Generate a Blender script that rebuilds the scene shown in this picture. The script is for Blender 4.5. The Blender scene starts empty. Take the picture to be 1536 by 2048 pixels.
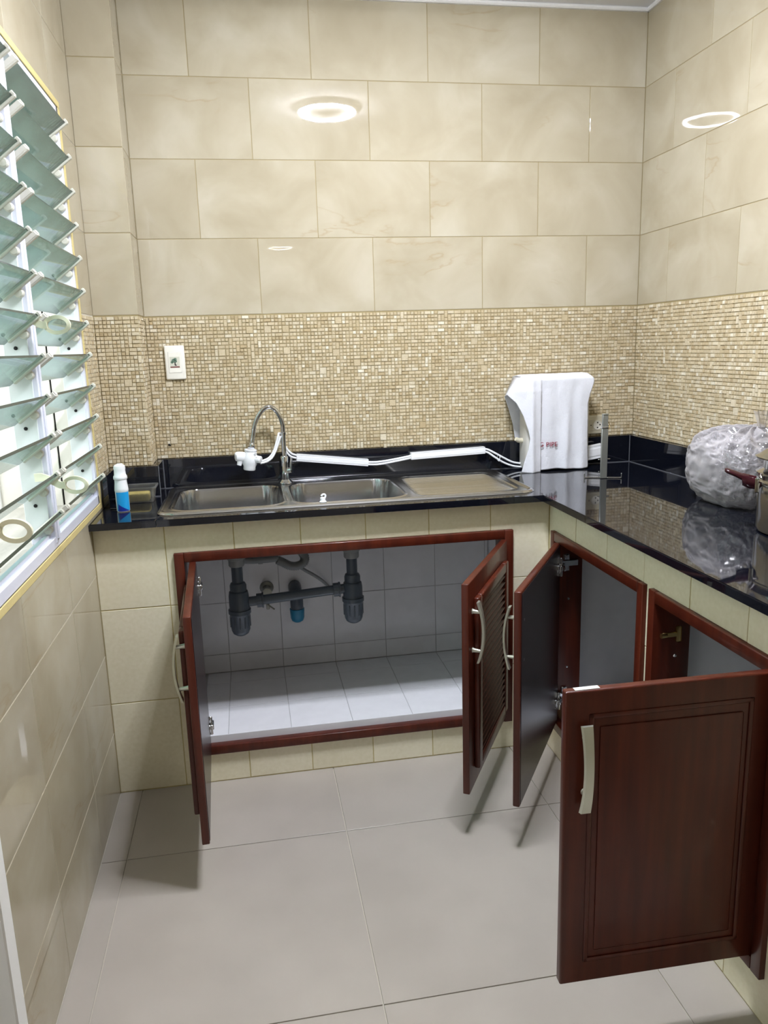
import bpy, bmesh, math, random
from mathutils import Vector, Matrix, noise
random.seed(7)
R = math.radians
S = bpy.context.scene
COL = bpy.context.collection

# ------------------------------------------------------------------ camera, world, light, exposure
cam_d = bpy.data.cameras.new('camera'); cam = bpy.data.objects.new('camera', cam_d); COL.objects.link(cam); S.camera = cam
cr = Vector((0.98503009, -0.16968495, -0.03037677)); cu = Vector((0.06454819, 0.19967298, 0.97773423)); cf = Vector((0.15984136, 0.9650584, -0.20763675))
cm = Matrix.Identity(4)
for i in range(3):
    cm[i][0], cm[i][1], cm[i][2] = cr[i], cu[i], -cf[i]
cm[0][3], cm[1][3], cm[2][3] = 0.32879, -2.77621, 1.33120
cam.matrix_world = cm
cam_d.sensor_fit = 'VERTICAL'; cam_d.sensor_height = 32.0
cam_d.lens = 1537.8 / 2048 * 32.0
cam_d.shift_x = 8.2 / 2048; cam_d.shift_y = -6.2 / 2048
cam_d.clip_start = 0.02

world = bpy.data.worlds.new('daylight'); S.world = world; world.use_nodes = True
wb = world.node_tree.nodes['Background']; wb.inputs[0].default_value = (0.91, 0.97, 1.0, 1); wb.inputs[1].default_value = 2.7
S.view_settings.view_transform = 'Standard'; S.view_settings.look = 'None'; S.view_settings.gamma = 1.0
S.view_settings.use_curve_mapping = False; S.view_settings.exposure = 0.37
LAMP = 740.0          # radiance of the ceiling lamp's ring
S.cycles.max_bounces = 10; S.cycles.transparent_max_bounces = 24; S.cycles.sample_clamp_indirect = 40.0

# ------------------------------------------------------------------ calibrated dimensions (metres)
W, XL, YC, YF, XI = 1.793, -0.1382, -0.1494, -0.5172, 1.2471
ZC, ZS, ZCEIL, ZD, TH = 0.862, 0.965, 2.452, 1.4505, 0.2495
YEND = -3.75

# ------------------------------------------------------------------ materials
def lin(c):
    return tuple(((v/255)/12.92 if v/255 <= 0.04045 else (((v/255)+0.055)/1.055)**2.4) for v in c) + (1.0,)
def newmat(name):
    m = bpy.data.materials.new(name); m.use_nodes = True
    nt = m.node_tree; b = nt.nodes['Principled BSDF']
    return m, nt, b
def plain(name, rgb, rough=0.5, metal=0.0, spec=0.5, coat=0.0, bump=None, ior=1.5, alpha=None, trans=0.0, sss=0.0):
    m, nt, b = newmat(name)
    b.inputs['Base Color'].default_value = lin(rgb); b.inputs['Roughness'].default_value = rough
    b.inputs['Metallic'].default_value = metal; b.inputs['Specular IOR Level'].default_value = spec
    b.inputs['Coat Weight'].default_value = coat; b.inputs['Coat Roughness'].default_value = 0.05
    b.inputs['IOR'].default_value = ior; b.inputs['Transmission Weight'].default_value = trans
    if bump:
        sc, st, dist = bump
        n = nt.nodes.new('ShaderNodeTexNoise'); n.inputs['Scale'].default_value = sc; n.inputs['Detail'].default_value = 4
        tc = nt.nodes.new('ShaderNodeTexCoord'); nt.links.new(tc.outputs['Object'], n.inputs['Vector'])
        bp = nt.nodes.new('ShaderNodeBump'); bp.inputs['Strength'].default_value = st; bp.inputs['Distance'].default_value = dist
        nt.links.new(n.outputs['Fac'], bp.inputs['Height']); nt.links.new(bp.outputs[0], b.inputs['Normal'])
    return m
def ramp(nt, src, stops):
    r = nt.nodes.new('ShaderNodeValToRGB'); e = r.color_ramp.elements
    while len(e) < len(stops): e.new(0.5)
    for k, (p, c) in enumerate(stops):
        e[k].position = p; e[k].color = c if len(c) == 4 else lin(c)
    nt.links.new(src, r.inputs[0]); return r
def mixc(nt, fac, a, b, mode='MIX'):
    x = nt.nodes.new('ShaderNodeMix'); x.data_type = 'RGBA'; x.blend_type = mode
    for sock, v in ((x.inputs[0], fac), (x.inputs[6], a), (x.inputs[7], b)):
        if hasattr(v, 'is_output'): nt.links.new(v, sock)
        else: sock.default_value = v
    return x.outputs[2]
def randcoord(nt, scale=37.0):
    tc = nt.nodes.new('ShaderNodeTexCoord'); oi = nt.nodes.new('ShaderNodeObjectInfo')
    mu = nt.nodes.new('ShaderNodeVectorMath'); mu.operation = 'SCALE'; mu.inputs[0].default_value = (1, 1.7, 2.3); mu.inputs['Scale'].default_value = 1
    ml = nt.nodes.new('ShaderNodeMath'); ml.operation = 'MULTIPLY'; ml.inputs[1].default_value = scale
    nt.links.new(oi.outputs['Random'], ml.inputs[0]); nt.links.new(ml.outputs[0], mu.inputs['Scale'])
    ad = nt.nodes.new('ShaderNodeVectorMath'); ad.operation = 'ADD'
    nt.links.new(tc.outputs['Object'], ad.inputs[0]); nt.links.new(mu.outputs[0], ad.inputs[1])
    return ad.outputs[0], oi.outputs['Random']

def mat_wall_tile():
    m, nt, b = newmat('glazed_beige_tile')
    v, rnd = randcoord(nt)
    n1 = nt.nodes.new('ShaderNodeTexNoise'); n1.inputs['Scale'].default_value = 4.5; n1.inputs['Detail'].default_value = 4; n1.inputs['Distortion'].default_value = 0.5
    nt.links.new(v, n1.inputs['Vector'])
    c1 = ramp(nt, n1.outputs['Fac'], [(0.3, (168, 158, 135)), (0.5, (177, 168, 146)), (0.72, (189, 182, 163))])
    # thin marble veins on the tiles, running down to the right
    mp = nt.nodes.new('ShaderNodeMapping'); mp.inputs['Rotation'].default_value = (0, 0, R(28)); mp.inputs['Scale'].default_value = (1.2, 4.0, 1)
    nt.links.new(v, mp.inputs['Vector'])
    n2 = nt.nodes.new('ShaderNodeTexNoise'); n2.inputs['Scale'].default_value = 1.5; n2.inputs['Detail'].default_value = 6; n2.inputs['Distortion'].default_value = 0.5
    nt.links.new(mp.outputs[0], n2.inputs['Vector'])
    c2 = ramp(nt, n2.outputs['Fac'], [(0.478, (0, 0, 0, 1)), (0.497, (1, 1, 1, 1)), (0.502, (0.25, 0.25, 0.25, 1)), (0.54, (0, 0, 0, 1))])
    n3 = nt.nodes.new('ShaderNodeTexNoise'); n3.inputs['Scale'].default_value = 3.2; nt.links.new(v, n3.inputs['Vector'])
    c3 = ramp(nt, n3.outputs['Fac'], [(0.54, (0, 0, 0, 1)), (0.66, (0.45, 0.45, 0.45, 1))])
    vm = mixc(nt, 1.0, c2.outputs[0], c3.outputs[0], 'MULTIPLY')
    col = mixc(nt, vm, c1.outputs[0], lin((158, 138, 104)))
    nt.links.new(col, b.inputs['Base Color'])
    b.inputs['Roughness'].default_value = 0.010; b.inputs['Specular IOR Level'].default_value = 0.5
    n4 = nt.nodes.new('ShaderNodeTexNoise'); n4.inputs['Scale'].default_value = 14; nt.links.new(v, n4.inputs['Vector'])
    bp = nt.nodes.new('ShaderNodeBump'); bp.inputs['Strength'].default_value = 0.006; bp.inputs['Distance'].default_value = 0.01
    nt.links.new(n4.outputs['Fac'], bp.inputs['Height']); nt.links.new(bp.outputs[0], b.inputs['Normal'])
    return m
def mat_soft_tile(name, a, bcol, rough, noise_scale=60, spec=0.4):
    m, nt, b = newmat(name)
    v, rnd = randcoord(nt)
    n1 = nt.nodes.new('ShaderNodeTexNoise'); n1.inputs['Scale'].default_value = noise_scale; n1.inputs['Detail'].default_value = 3
    nt.links.new(v, n1.inputs['Vector'])
    n0 = nt.nodes.new('ShaderNodeTexNoise'); n0.inputs['Scale'].default_value = 3.0; nt.links.new(v, n0.inputs['Vector'])
    mm = nt.nodes.new('ShaderNodeMath'); mm.operation = 'MULTIPLY_ADD'; mm.inputs[1].default_value = 0.5
    ms = nt.nodes.new('ShaderNodeMath'); ms.operation = 'MULTIPLY'; ms.inputs[1].default_value = 0.5
    nt.links.new(n0.outputs['Fac'], ms.inputs[0]); nt.links.new(n1.outputs['Fac'], mm.inputs[0]); nt.links.new(ms.outputs[0], mm.inputs[2])
    c = ramp(nt, mm.outputs[0], [(0.35, a), (0.65, bcol)])
    nt.links.new(c.outputs[0], b.inputs['Base Color']); b.inputs['Roughness'].default_value = rough; b.inputs['Specular IOR Level'].default_value = spec
    bp = nt.nodes.new('ShaderNodeBump'); bp.inputs['Strength'].default_value = 0.05; bp.inputs['Distance'].default_value = 0.004
    nt.links.new(n1.outputs['Fac'], bp.inputs['Height']); nt.links.new(bp.outputs[0], b.inputs['Normal'])
    return m
def mat_mosaic():
    m, nt, b = newmat('small_stone_mosaic')
    at = nt.nodes.new('ShaderNodeAttribute'); at.attribute_name = 'tone'
    c = ramp(nt, at.outputs['Fac'], [(0.0, (182, 165, 132)), (0.3, (193, 178, 147)), (0.6, (202, 189, 161)), (0.85, (212, 202, 178)), (1.0, (226, 220, 202))])
    tc = nt.nodes.new('ShaderNodeTexCoord'); n = nt.nodes.new('ShaderNodeTexNoise'); n.inputs['Scale'].default_value = 180; n.inputs['Detail'].default_value = 3
    nt.links.new(tc.outputs['Object'], n.inputs['Vector'])
    r = ramp(nt, n.outputs['Fac'], [(0.3, (0.86, 0.84, 0.80, 1)), (0.65, (1, 1, 1, 1))])
    nt.links.new(mixc(nt, 1.0, c.outputs[0], r.outputs[0], 'MULTIPLY'), b.inputs['Base Color'])
    b.inputs['Roughness'].default_value = 0.22
    bp = nt.nodes.new('ShaderNodeBump'); bp.inputs['Strength'].default_value = 0.2; bp.inputs['Distance'].default_value = 0.001
    nt.links.new(n.outputs['Fac'], bp.inputs['Height']); nt.links.new(bp.outputs[0], b.inputs['Normal'])
    return m
def mat_wood():
    m, nt, b = newmat('red_mahogany_varnish')
    tc = nt.nodes.new('ShaderNodeTexCoord'); mp = nt.nodes.new('ShaderNodeMapping'); mp.inputs['Scale'].default_value = (30, 30, 2.2)
    nt.links.new(tc.outputs['Object'], mp.inputs['Vector'])
    n = nt.nodes.new('ShaderNodeTexNoise'); n.inputs['Scale'].default_value = 1.6; n.inputs['Detail'].default_value = 5; nt.links.new(mp.outputs[0], n.inputs['Vector'])
    c = ramp(nt, n.outputs['Fac'], [(0.25, (64, 21, 11)), (0.5, (77, 28, 15)), (0.8, (92, 37, 20))])
    nt.links.new(c.outputs[0], b.inputs['Base Color'])
    b.inputs['Roughness'].default_value = 0.38; b.inputs['Coat Weight'].default_value = 0.2; b.inputs['Specular IOR Level'].default_value = 0.3; b.inputs['Coat Roughness'].default_value = 0.11
    return m
def mat_granite():
    m, nt, b = newmat('polished_black_granite')
    tc = nt.nodes.new('ShaderNodeTexCoord'); n = nt.nodes.new('ShaderNodeTexNoise'); n.inputs['Scale'].default_value = 420; n.inputs['Detail'].default_value = 2
    nt.links.new(tc.outputs['Object'], n.inputs['Vector'])
    c = ramp(nt, n.outputs['Fac'], [(0.45, (12, 14, 22)), (0.72, (24, 27, 38)), (0.82, (60, 64, 76))])
    nt.links.new(c.outputs[0], b.inputs['Base Color'])
    b.inputs['Roughness'].default_value = 0.035; b.inputs['IOR'].default_value = 1.62
    return m
def mat_metal(name, rgb, rough, scale=None):
    m, nt, b = newmat(name)
    b.inputs['Base Color'].default_value = lin(rgb); b.inputs['Metallic'].default_value = 1.0; b.inputs['Roughness'].default_value = rough
    if scale:
        tc = nt.nodes.new('ShaderNodeTexCoord'); mp = nt.nodes.new('ShaderNodeMapping'); mp.inputs['Scale'].default_value = scale
        n = nt.nodes.new('ShaderNodeTexNoise'); n.inputs['Scale'].default_value = 1; n.inputs['Detail'].default_value = 5
        nt.links.new(tc.outputs['Object'], mp.inputs['Vector']); nt.links.new(mp.outputs[0], n.inputs['Vector'])
        r = ramp(nt, n.outputs['Fac'], [(0.3, (rough*0.8,)*3+(1,)), (0.75, (rough*1.5,)*3+(1,))]); nt.links.new(r.outputs[0], b.inputs['Roughness'])
    return m
def mat_pane(name, tint, gloss=0.10, haze=0.06, dc=(0.62, 0.86, 0.78, 1)):  # patchy translucent share: clouds the tub, puts brightness into the blades
    m, nt, b = newmat(name)
    out = nt.nodes['Material Output']
    tr = nt.nodes.new('ShaderNodeBsdfTransparent'); tr.inputs[0].default_value = tint
    gl = nt.nodes.new('ShaderNodeBsdfGlossy'); gl.inputs['Roughness'].default_value = 0.04
    fr = nt.nodes.new('ShaderNodeFresnel'); fr.inputs['IOR'].default_value = 1.5
    mx = nt.nodes.new('ShaderNodeMixShader'); nt.links.new(fr.outputs[0], mx.inputs[0]); nt.links.new(tr.outputs[0], mx.inputs[1]); nt.links.new(gl.outputs[0], mx.inputs[2])
    df = nt.nodes.new('ShaderNodeBsdfTranslucent'); df.inputs[0].default_value = dc
    d2 = nt.nodes.new('ShaderNodeBsdfDiffuse'); d2.inputs[0].default_value = tuple(v*0.75 for v in dc[:3])+(1,)
    dd = nt.nodes.new('ShaderNodeMixShader'); dd.inputs[0].default_value = 0.4; nt.links.new(df.outputs[0], dd.inputs[1]); nt.links.new(d2.outputs[0], dd.inputs[2])
    tc = nt.nodes.new('ShaderNodeTexCoord'); n = nt.nodes.new('ShaderNodeTexNoise'); n.inputs['Scale'].default_value = 16; n.inputs['Detail'].default_value = 4
    nt.links.new(tc.outputs['Object'], n.inputs['Vector'])
    r = ramp(nt, n.outputs['Fac'], [(0.35, (haze*0.6,)*3+(1,)), (0.75, (haze*1.5,)*3+(1,))])
    m2 = nt.nodes.new('ShaderNodeMixShader'); nt.links.new(r.outputs[0], m2.inputs[0]); nt.links.new(mx.outputs[0], m2.inputs[1]); nt.links.new(dd.outputs[0], m2.inputs[2])
    nt.links.new(m2.outputs[0], out.inputs[0]); nt.nodes.remove(b)
    return m
def mat_film(name, lo, hi, bump, sc):
    m, nt, b = newmat(name)
    out = nt.nodes['Material Output']
    tr = nt.nodes.new('ShaderNodeBsdfTransparent'); tr.inputs[0].default_value = (0.98, 0.98, 0.98, 1)
    b.inputs['Base Color'].default_value = lin((244, 240, 246)); b.inputs['Roughness'].default_value = 0.10; b.inputs['Specular IOR Level'].default_value = 1.0
    tc = nt.nodes.new('ShaderNodeTexCoord'); n = nt.nodes.new('ShaderNodeTexNoise'); n.inputs['Scale'].default_value = sc; n.inputs['Detail'].default_value = 2.5; n.inputs['Distortion'].default_value = 1.0; n.noise_type = 'RIDGED_MULTIFRACTAL'
    nt.links.new(tc.outputs['Object'], n.inputs['Vector'])
    bp = nt.nodes.new('ShaderNodeBump'); bp.inputs['Strength'].default_value = bump; bp.inputs['Distance'].default_value = 0.010
    nt.links.new(n.outputs['Fac'], bp.inputs['Height']); nt.links.new(bp.outputs[0], b.inputs['Normal'])
    tl = nt.nodes.new('ShaderNodeBsdfTranslucent'); tl.inputs[0].default_value = (0.90, 0.88, 0.91, 1); nt.links.new(bp.outputs[0], tl.inputs['Normal'])
    b.inputs['Specular IOR Level'].default_value = 0.0; b.inputs['Roughness'].default_value = 0.6
    m0 = nt.nodes.new('ShaderNodeMixShader'); m0.inputs[0].default_value = 0.22; nt.links.new(b.outputs[0], m0.inputs[1]); nt.links.new(tl.outputs[0], m0.inputs[2])
    lw = nt.nodes.new('ShaderNodeLayerWeight'); lw.inputs[0].default_value = 0.4; nt.links.new(bp.outputs[0], lw.inputs['Normal'])
    r = ramp(nt, lw.outputs['Facing'], [(0.05, (lo, lo, lo, 1)), (0.85, (hi, hi, hi, 1))])
    mx = nt.nodes.new('ShaderNodeMixShader'); nt.links.new(r.outputs[0], mx.inputs[0]); nt.links.new(tr.outputs[0], mx.inputs[1]); nt.links.new(m0.outputs[0], mx.inputs[2])
    gl = nt.nodes.new('ShaderNodeBsdfGlossy'); gl.inputs['Roughness'].default_value = 0.12; nt.links.new(bp.outputs[0], gl.inputs['Normal'])
    fr = nt.nodes.new('ShaderNodeFresnel'); fr.inputs['IOR'].default_value = 1.6; nt.links.new(bp.outputs[0], fr.inputs['Normal'])
    mz = nt.nodes.new('ShaderNodeMixShader'); nt.links.new(fr.outputs[0], mz.inputs[0]); nt.links.new(mx.outputs[0], mz.inputs[1]); nt.links.new(gl.outputs[0], mz.inputs[2])
    nt.links.new(mz.outputs[0], out.inputs[0])
    return m

M = {}
M['tile'] = mat_wall_tile()
M['front_tile'] = mat_soft_tile('matte_cream_tile', (228, 221, 192), (239, 233, 209), 0.32, 90)
M['white_tile'] = mat_soft_tile('white_glazed_tile', (226, 227, 232), (234, 235, 240), 0.14, 20)
M['floor_tile'] = mat_soft_tile('pale_grey_floor_tile', (169, 162, 153), (177, 170, 161), 0.3, 6)
M['mosaic'] = mat_mosaic()
M['mosaic_bed'] = plain('mosaic_bed', (188, 172, 138), 0.8)
M['grout'] = plain('beige_grout', (150, 136, 98), 0.85)
M['grout_light'] = plain('pale_grout', (196, 190, 176), 0.85)
M['grout_yellow'] = plain('yellow_grout', (206, 190, 132), 0.85, bump=(60, 0.4, 0.003))
M['grout_front'] = plain('ochre_grout', (196, 182, 128), 0.85)
M['grout_grey'] = plain('grey_grout', (184, 184, 186), 0.85)
M['paint'] = plain('white_paint', (232, 232, 230), 0.6)
M['old_paint'] = plain('weathered_white_paint', (222, 218, 208), 0.7, bump=(20, 0.4, 0.004))
M['sill'] = plain('dusty_concrete_sill', (188, 184, 174), 0.9, bump=(45, 0.6, 0.005))
M['crack'] = plain('dark_gap', (28, 26, 24), 0.9)
M['ceiling'] = plain('ceiling_paint', (226, 226, 228), 0.8)
M['cornice'] = plain('white_caulk', (232, 232, 232), 0.6, bump=(50, 0.6, 0.006))
M['granite'] = mat_granite()
M['caulk'] = plain('grey_silicone', (96, 98, 104), 0.5)
M['wood'] = mat_wood()
M['wood_dark'] = plain('dark_purple_wood', (36, 18, 24), 0.27, coat=0.0)  # darker, purplish wood for the doors' inner faces
M['steel'] = mat_metal('brushed_stainless', (196, 196, 198), 0.2)
M['steel_ridge'] = mat_metal('ridged_stainless', (198, 196, 190), 0.24)
M['chrome'] = mat_metal('chrome', (208, 210, 214), 0.07)
M['nickel'] = plain('satin_nickel', (206, 208, 196), 0.28, metal=0.75)
M['dull_steel'] = plain('dull_steel_bar', (150, 152, 146), 0.35, metal=0.6)
M['pot_steel'] = mat_metal('polished_pot_steel', (190, 188, 182), 0.12)
M['brass'] = mat_metal('brass', (186, 160, 108), 0.3)
M['aluminium'] = plain('white_aluminium', (222, 224, 238), 0.32)
M['carrier'] = plain('pale_carrier_strip', (214, 220, 220), 0.45)
M['clip'] = plain('aged_white_plastic', (206, 204, 192), 0.4)
M['lever'] = plain('cream_plastic', (232, 230, 204), 0.35)
M['glass_blade'] = mat_pane('green_tinted_glass', (0.80, 0.93, 0.88, 1), 0.1, 0.15, (0.80, 0.95, 0.90, 1))  # pale translucent share raised so the blades carry daylight brightness in their colour
M['glass_edge'] = plain('dark_glass_edge', (44, 56, 52), 0.2)
M['white_plastic'] = plain('white_plastic', (234, 236, 240), 0.3)
M['plate'] = plain('switch_plate_plastic', (238, 236, 226), 0.3)
M['ivory'] = plain('ivory_plastic', (212, 206, 184), 0.35)
M['casing'] = plain('off_white_casing', (206, 205, 200), 0.4)
M['dark'] = plain('dark_hole', (14, 12, 12), 0.7)
M['pvc'] = plain('grey_pvc', (82, 93, 106), 0.32)
M['pvc_light'] = plain('pale_grey_plastic', (138, 142, 144), 0.45)
M['blue_cap'] = plain('blue_pipe_cap', (34, 128, 168), 0.35)
M['towel'] = plain('white_terry_cloth', (224, 226, 234), 0.95, spec=0.1, bump=(420, 0.55, 0.0018))
M['crimson'] = plain('crimson_thread', (138, 14, 42), 0.8)
M['bottle_white'] = plain('bottle_white', (238, 240, 242), 0.3)
M['bottle_blue'] = plain('label_blue', (22, 150, 214), 0.35)
M['bottle_navy'] = plain('label_navy', (18, 40, 138), 0.35)
M['tub'] = mat_pane('clear_plastic_tub', (0.92, 0.93, 0.93, 1), 0.2, 0.16, (0.8, 0.8, 0.8, 1))
M['sponge'] = plain('yellow_sponge', (206, 186, 108), 0.9, bump=(160, 0.8, 0.004))
M['film'] = mat_film('clear_bag_film', 0.14, 0.72, 0.30, 5); M['film_inner'] = mat_film('crumpled_clear_film', 0.30, 0.92, 0.5, 13)
M['pot_handle'] = plain('burgundy_bakelite', (54, 14, 23), 0.22)
M['lamp_body'] = plain('lamp_body_white', (235, 235, 235), 0.4)
M['sticker'] = plain('sticker_beige', (206, 206, 190), 0.5)
M['sticker_green'] = plain('sticker_green', (100, 126, 108), 0.5)
M['sticker_red'] = plain('sticker_maroon', (110, 40, 44), 0.5)
M['sticker_black'] = plain('sticker_black', (30, 26, 26), 0.5)
M['outer_wall'] = plain('outdoor_render', (228, 232, 226), 0.9)
M['ground'] = plain('outdoor_concrete', (170, 170, 160), 0.9)
em, nt, b = newmat('lit_lamp_ring')
b.inputs['Emission Color'].default_value = (0.93, 0.96, 1.04, 1); b.inputs['Emission Strength'].default_value = LAMP
M['lamp_light'] = em

# ------------------------------------------------------------------ builders
def mesh_from(bm, name, mats, smooth=False):
    me = bpy.data.meshes.new(name); bm.normal_update(); bm.to_mesh(me); bm.free()
    for m in (mats if isinstance(mats, (list, tuple)) else [mats]): me.materials.append(m)
    if smooth:
        for p in me.polygons: p.use_smooth = True
    return me
def obj(name, bm, mats, parent=None, smooth=False, label=None, angle=None):
    """links a bmesh as one object; its coordinates are world coordinates (or the parent's, when the parent is turned)"""
    me = mesh_from(bm, name, mats, smooth or angle is not None)
    if angle is not None:
        me.set_sharp_from_angle(angle=R(angle))
    o = bpy.data.objects.new(name, me); COL.objects.link(o)
    if parent is not None:
        o.parent = parent
        if not parent.get('_local'): o.matrix_parent_inverse = abs_matrix(parent).inverted()
    if label: o['label'] = label
    return o
def abs_matrix(o):
    m = o.matrix_basis.copy()
    return (abs_matrix(o.parent) @ o.matrix_parent_inverse @ m) if o.parent else m
def recenter(o):
    """moves a world-coordinate mesh's origin to its own base"""
    me = o.data; xs = [v.co for v in me.vertices]
    c = Vector((sum(v.x for v in xs)/len(xs), sum(v.y for v in xs)/len(xs), min(v.z for v in xs)))
    me.transform(Matrix.Translation(-c)); o.location = o.location + c; return o
def tag(o, label, cat, group=None):
    o['label'] = label; o['category'] = cat
    if group: o['group'] = group
    return o
def thing(name, label, cat, loc=(0, 0, 0), group=None):
    o = bpy.data.objects.new(name, None); COL.objects.link(o); o.location = loc; o.empty_display_size = 0.05
    return tag(o, label, cat, group)
def struct(o): o['kind'] = 'structure'; return o
def box(bm, x0, x1, y0, y1, z0, z1, mi=0, bev=0.0, seg=1, mat=None):
    tmp = bmesh.new()
    vs = [tmp.verts.new((x, y, z)) for x in (x0, x1) for y in (y0, y1) for z in (z0, z1)]
    for q in ((0, 1, 3, 2), (4, 6, 7, 5), (0, 4, 5, 1), (2, 3, 7, 6), (0, 2, 6, 4), (1, 5, 7, 3)):
        tmp.faces.new([vs[i] for i in q])
    if bev > 0: bmesh.ops.bevel(tmp, geom=tmp.edges[:], offset=bev, segments=seg, affect='EDGES', profile=0.5)
    merge(bm, tmp, mi, mat); return bm
def merge(bm, tmp, mi=0, mat=None):
    bmesh.ops.recalc_face_normals(tmp, faces=tmp.faces[:])
    mp = {}
    for v in tmp.verts: mp[v] = bm.verts.new(mat @ v.co if mat else v.co)
    for f in tmp.faces:
        try:
            nf = bm.faces.new([mp[v] for v in f.verts]); nf.material_index = mi if mi is not None else f.material_index; nf.smooth = f.smooth
        except ValueError: pass
    tmp.free()
def lathe(bm, prof, seg=24, mi=0, mat=None, cap=True):
    tmp = bmesh.new(); rings = []
    for r, z in prof:
        rings.append([tmp.verts.new((r*math.cos(2*math.pi*k/seg), r*math.sin(2*math.pi*k/seg), z)) for k in range(seg)] if r > 1e-6 else [tmp.verts.new((0, 0, z))])
    for a, c in zip(rings, rings[1:]):
        for k in range(seg):
            k2 = (k+1) % seg
            if len(a) == 1 and len(c) == 1: continue
            if len(a) == 1: tmp.faces.new((a[0], c[k2], c[k]))
            elif len(c) == 1: tmp.faces.new((a[k], a[k2], c[0]))
            else: tmp.faces.new((a[k], a[k2], c[k2], c[k]))
    if cap:
        if len(rings[0]) > 1: tmp.faces.new(rings[0][::-1])
        if len(rings[-1]) > 1: tmp.faces.new(rings[-1])
    merge(bm, tmp, mi, mat); return bm
def tube(bm, pts, rad, seg=12, mi=0, cap=True, ribs=None):
    pts = [Vector(p) for p in pts]; tmp = bmesh.new(); rings = []; up = None
    for i, p in enumerate(pts):
        t = (pts[min(i+1, len(pts)-1)] - pts[max(i-1, 0)]).normalized()
        if up is None: up = t.orthogonal().normalized()
        up = (up - t*up.dot(t)).normalized(); s = t.cross(up)
        r = rad[i] if isinstance(rad, (list, tuple)) else rad
        if ribs: r *= 1 + ribs*(1 if i % 2 else -1)
        rings.append([tmp.verts.new(p + (up*math.cos(2*math.pi*k/seg) + s*math.sin(2*math.pi*k/seg))*r) for k in range(seg)])
    for a, c in zip(rings, rings[1:]):
        for k in range(seg):
            k2 = (k+1) % seg; tmp.faces.new((a[k], a[k2], c[k2], c[k]))
    if cap: tmp.faces.new(rings[0][::-1]); tmp.faces.new(rings[-1])
    merge(bm, tmp, mi); return bm
def smooth_path(pts, n=8):
    pts = [Vector(p) for p in pts]; out = []
    P = [pts[0]*2-pts[1]] + pts + [pts[-1]*2-pts[-2]]
    for i in range(1, len(P)-2):
        for k in range(n):
            t = k/n; a, b_, c, d = P[i-1], P[i], P[i+1], P[i+2]
            out.append(0.5*((2*b_) + (c-a)*t + (2*a-5*b_+4*c-d)*t*t + (3*b_-a-3*c+d)*t**3))
    out.append(pts[-1]); return out
def frame_mat(origin, u, n):
    """local x along u, local y along the wall's up (z), local z along the outward normal"""
    u = Vector(u).normalized(); n = Vector(n).normalized(); v = n.cross(u)
    m = Matrix.Identity(4)
    for i in range(3): m[i][0], m[i][1], m[i][2], m[i][3] = u[i], v[i], n[i], origin[i]
    return m

# ---- tiles -------------------------------------------------------
TILE_CACHE = {}
def tile_mesh(w, h, t, mat, ch):
    key = (round(w, 4), round(h, 4), t, mat.name)
    if key not in TILE_CACHE:
        bm = bmesh.new(); a, b_ = w/2, h/2
        r0 = [bm.verts.new(p) for p in ((-a, -b_, 0), (a, -b_, 0), (a, b_, 0), (-a, b_, 0))]
        r1 = [bm.verts.new(p) for p in ((-a, -b_, t-ch*0.6), (a, -b_, t-ch*0.6), (a, b_, t-ch*0.6), (-a, b_, t-ch*0.6))]
        a -= ch; b_ -= ch
        r2 = [bm.verts.new(p) for p in ((-a, -b_, t), (a, -b_, t), (a, b_, t), (-a, b_, t))]
        for p, q in ((r0, r1), (r1, r2)):
            for k in range(4): bm.faces.new((p[k], p[(k+1) % 4], q[(k+1) % 4], q[k]))
        bm.faces.new(r2)
        TILE_CACHE[key] = mesh_from(bm, 'tile', mat)
    return TILE_CACHE[key]
def lay_tiles(parent, fm, rects, mat, t=0.0012, gap=0.0022, ch=0.001, hole=None, name='tile', tilt=0.0):
    """rects in the plane's own (u, v); hole = one (u0,u1,v0,v1) cut out of them"""
    pinv = abs_matrix(parent).inverted()
    for (u0, u1, v0, v1) in rects:
        u0 += gap/2; u1 -= gap/2; v0 += gap/2; v1 -= gap/2
        if u1-u0 < 0.004 or v1-v0 < 0.004: continue
        pieces = None
        if hole:
            hs = [h for h in hole if h[0] < u1 and h[1] > u0 and h[2] < v1 and h[3] > v0]
            if hs:
                us = sorted({u0, u1} | {x for h in hs for x in h[:2] if u0 < x < u1}); vs = sorted({v0, v1} | {x for h in hs for x in h[2:] if v0 < x < v1})
                pieces = [(a, b_, c, d) for a, b_ in zip(us, us[1:]) for c, d in zip(vs, vs[1:])
                          if not any(h[0] <= (a+b_)/2 <= h[1] and h[2] <= (c+d)/2 <= h[3] for h in hs)]
                if not pieces: continue
                if len(pieces) == 1: u0, u1, v0, v1 = pieces[0]; pieces = None
                if pieces is None and (u1-u0 < 0.004 or v1-v0 < 0.004): continue
        cu_, cv = (u0+u1)/2, (v0+v1)/2
        if pieces:
            bm = bmesh.new()
            for (a, b_, c, d) in pieces:
                bm.faces.new([bm.verts.new((x-cu_, y-cv, 0)) for x, y in ((a, c), (b_, c), (b_, d), (a, d))])
            bmesh.ops.remove_doubles(bm, verts=bm.verts[:], dist=1e-5)
            ex = bmesh.ops.extrude_face_region(bm, geom=bm.faces[:])
            for e in ex['geom']:
                if isinstance(e, bmesh.types.BMVert): e.co.z += t
            me = mesh_from(bm, 'tile', mat)
        else: me = tile_mesh(u1-u0, v1-v0, t, mat, ch)
        o = bpy.data.objects.new(name, me); COL.objects.link(o); o.parent = parent
        m = fm @ Matrix.Translation((cu_, cv, 0))
        if tilt:
            m = m @ Matrix.Rotation(R(random.uniform(-tilt, tilt)), 4, 'X') @ Matrix.Rotation(R(random.uniform(-tilt, tilt)), 4, 'Y')
        o.matrix_basis = pinv @ m
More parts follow.
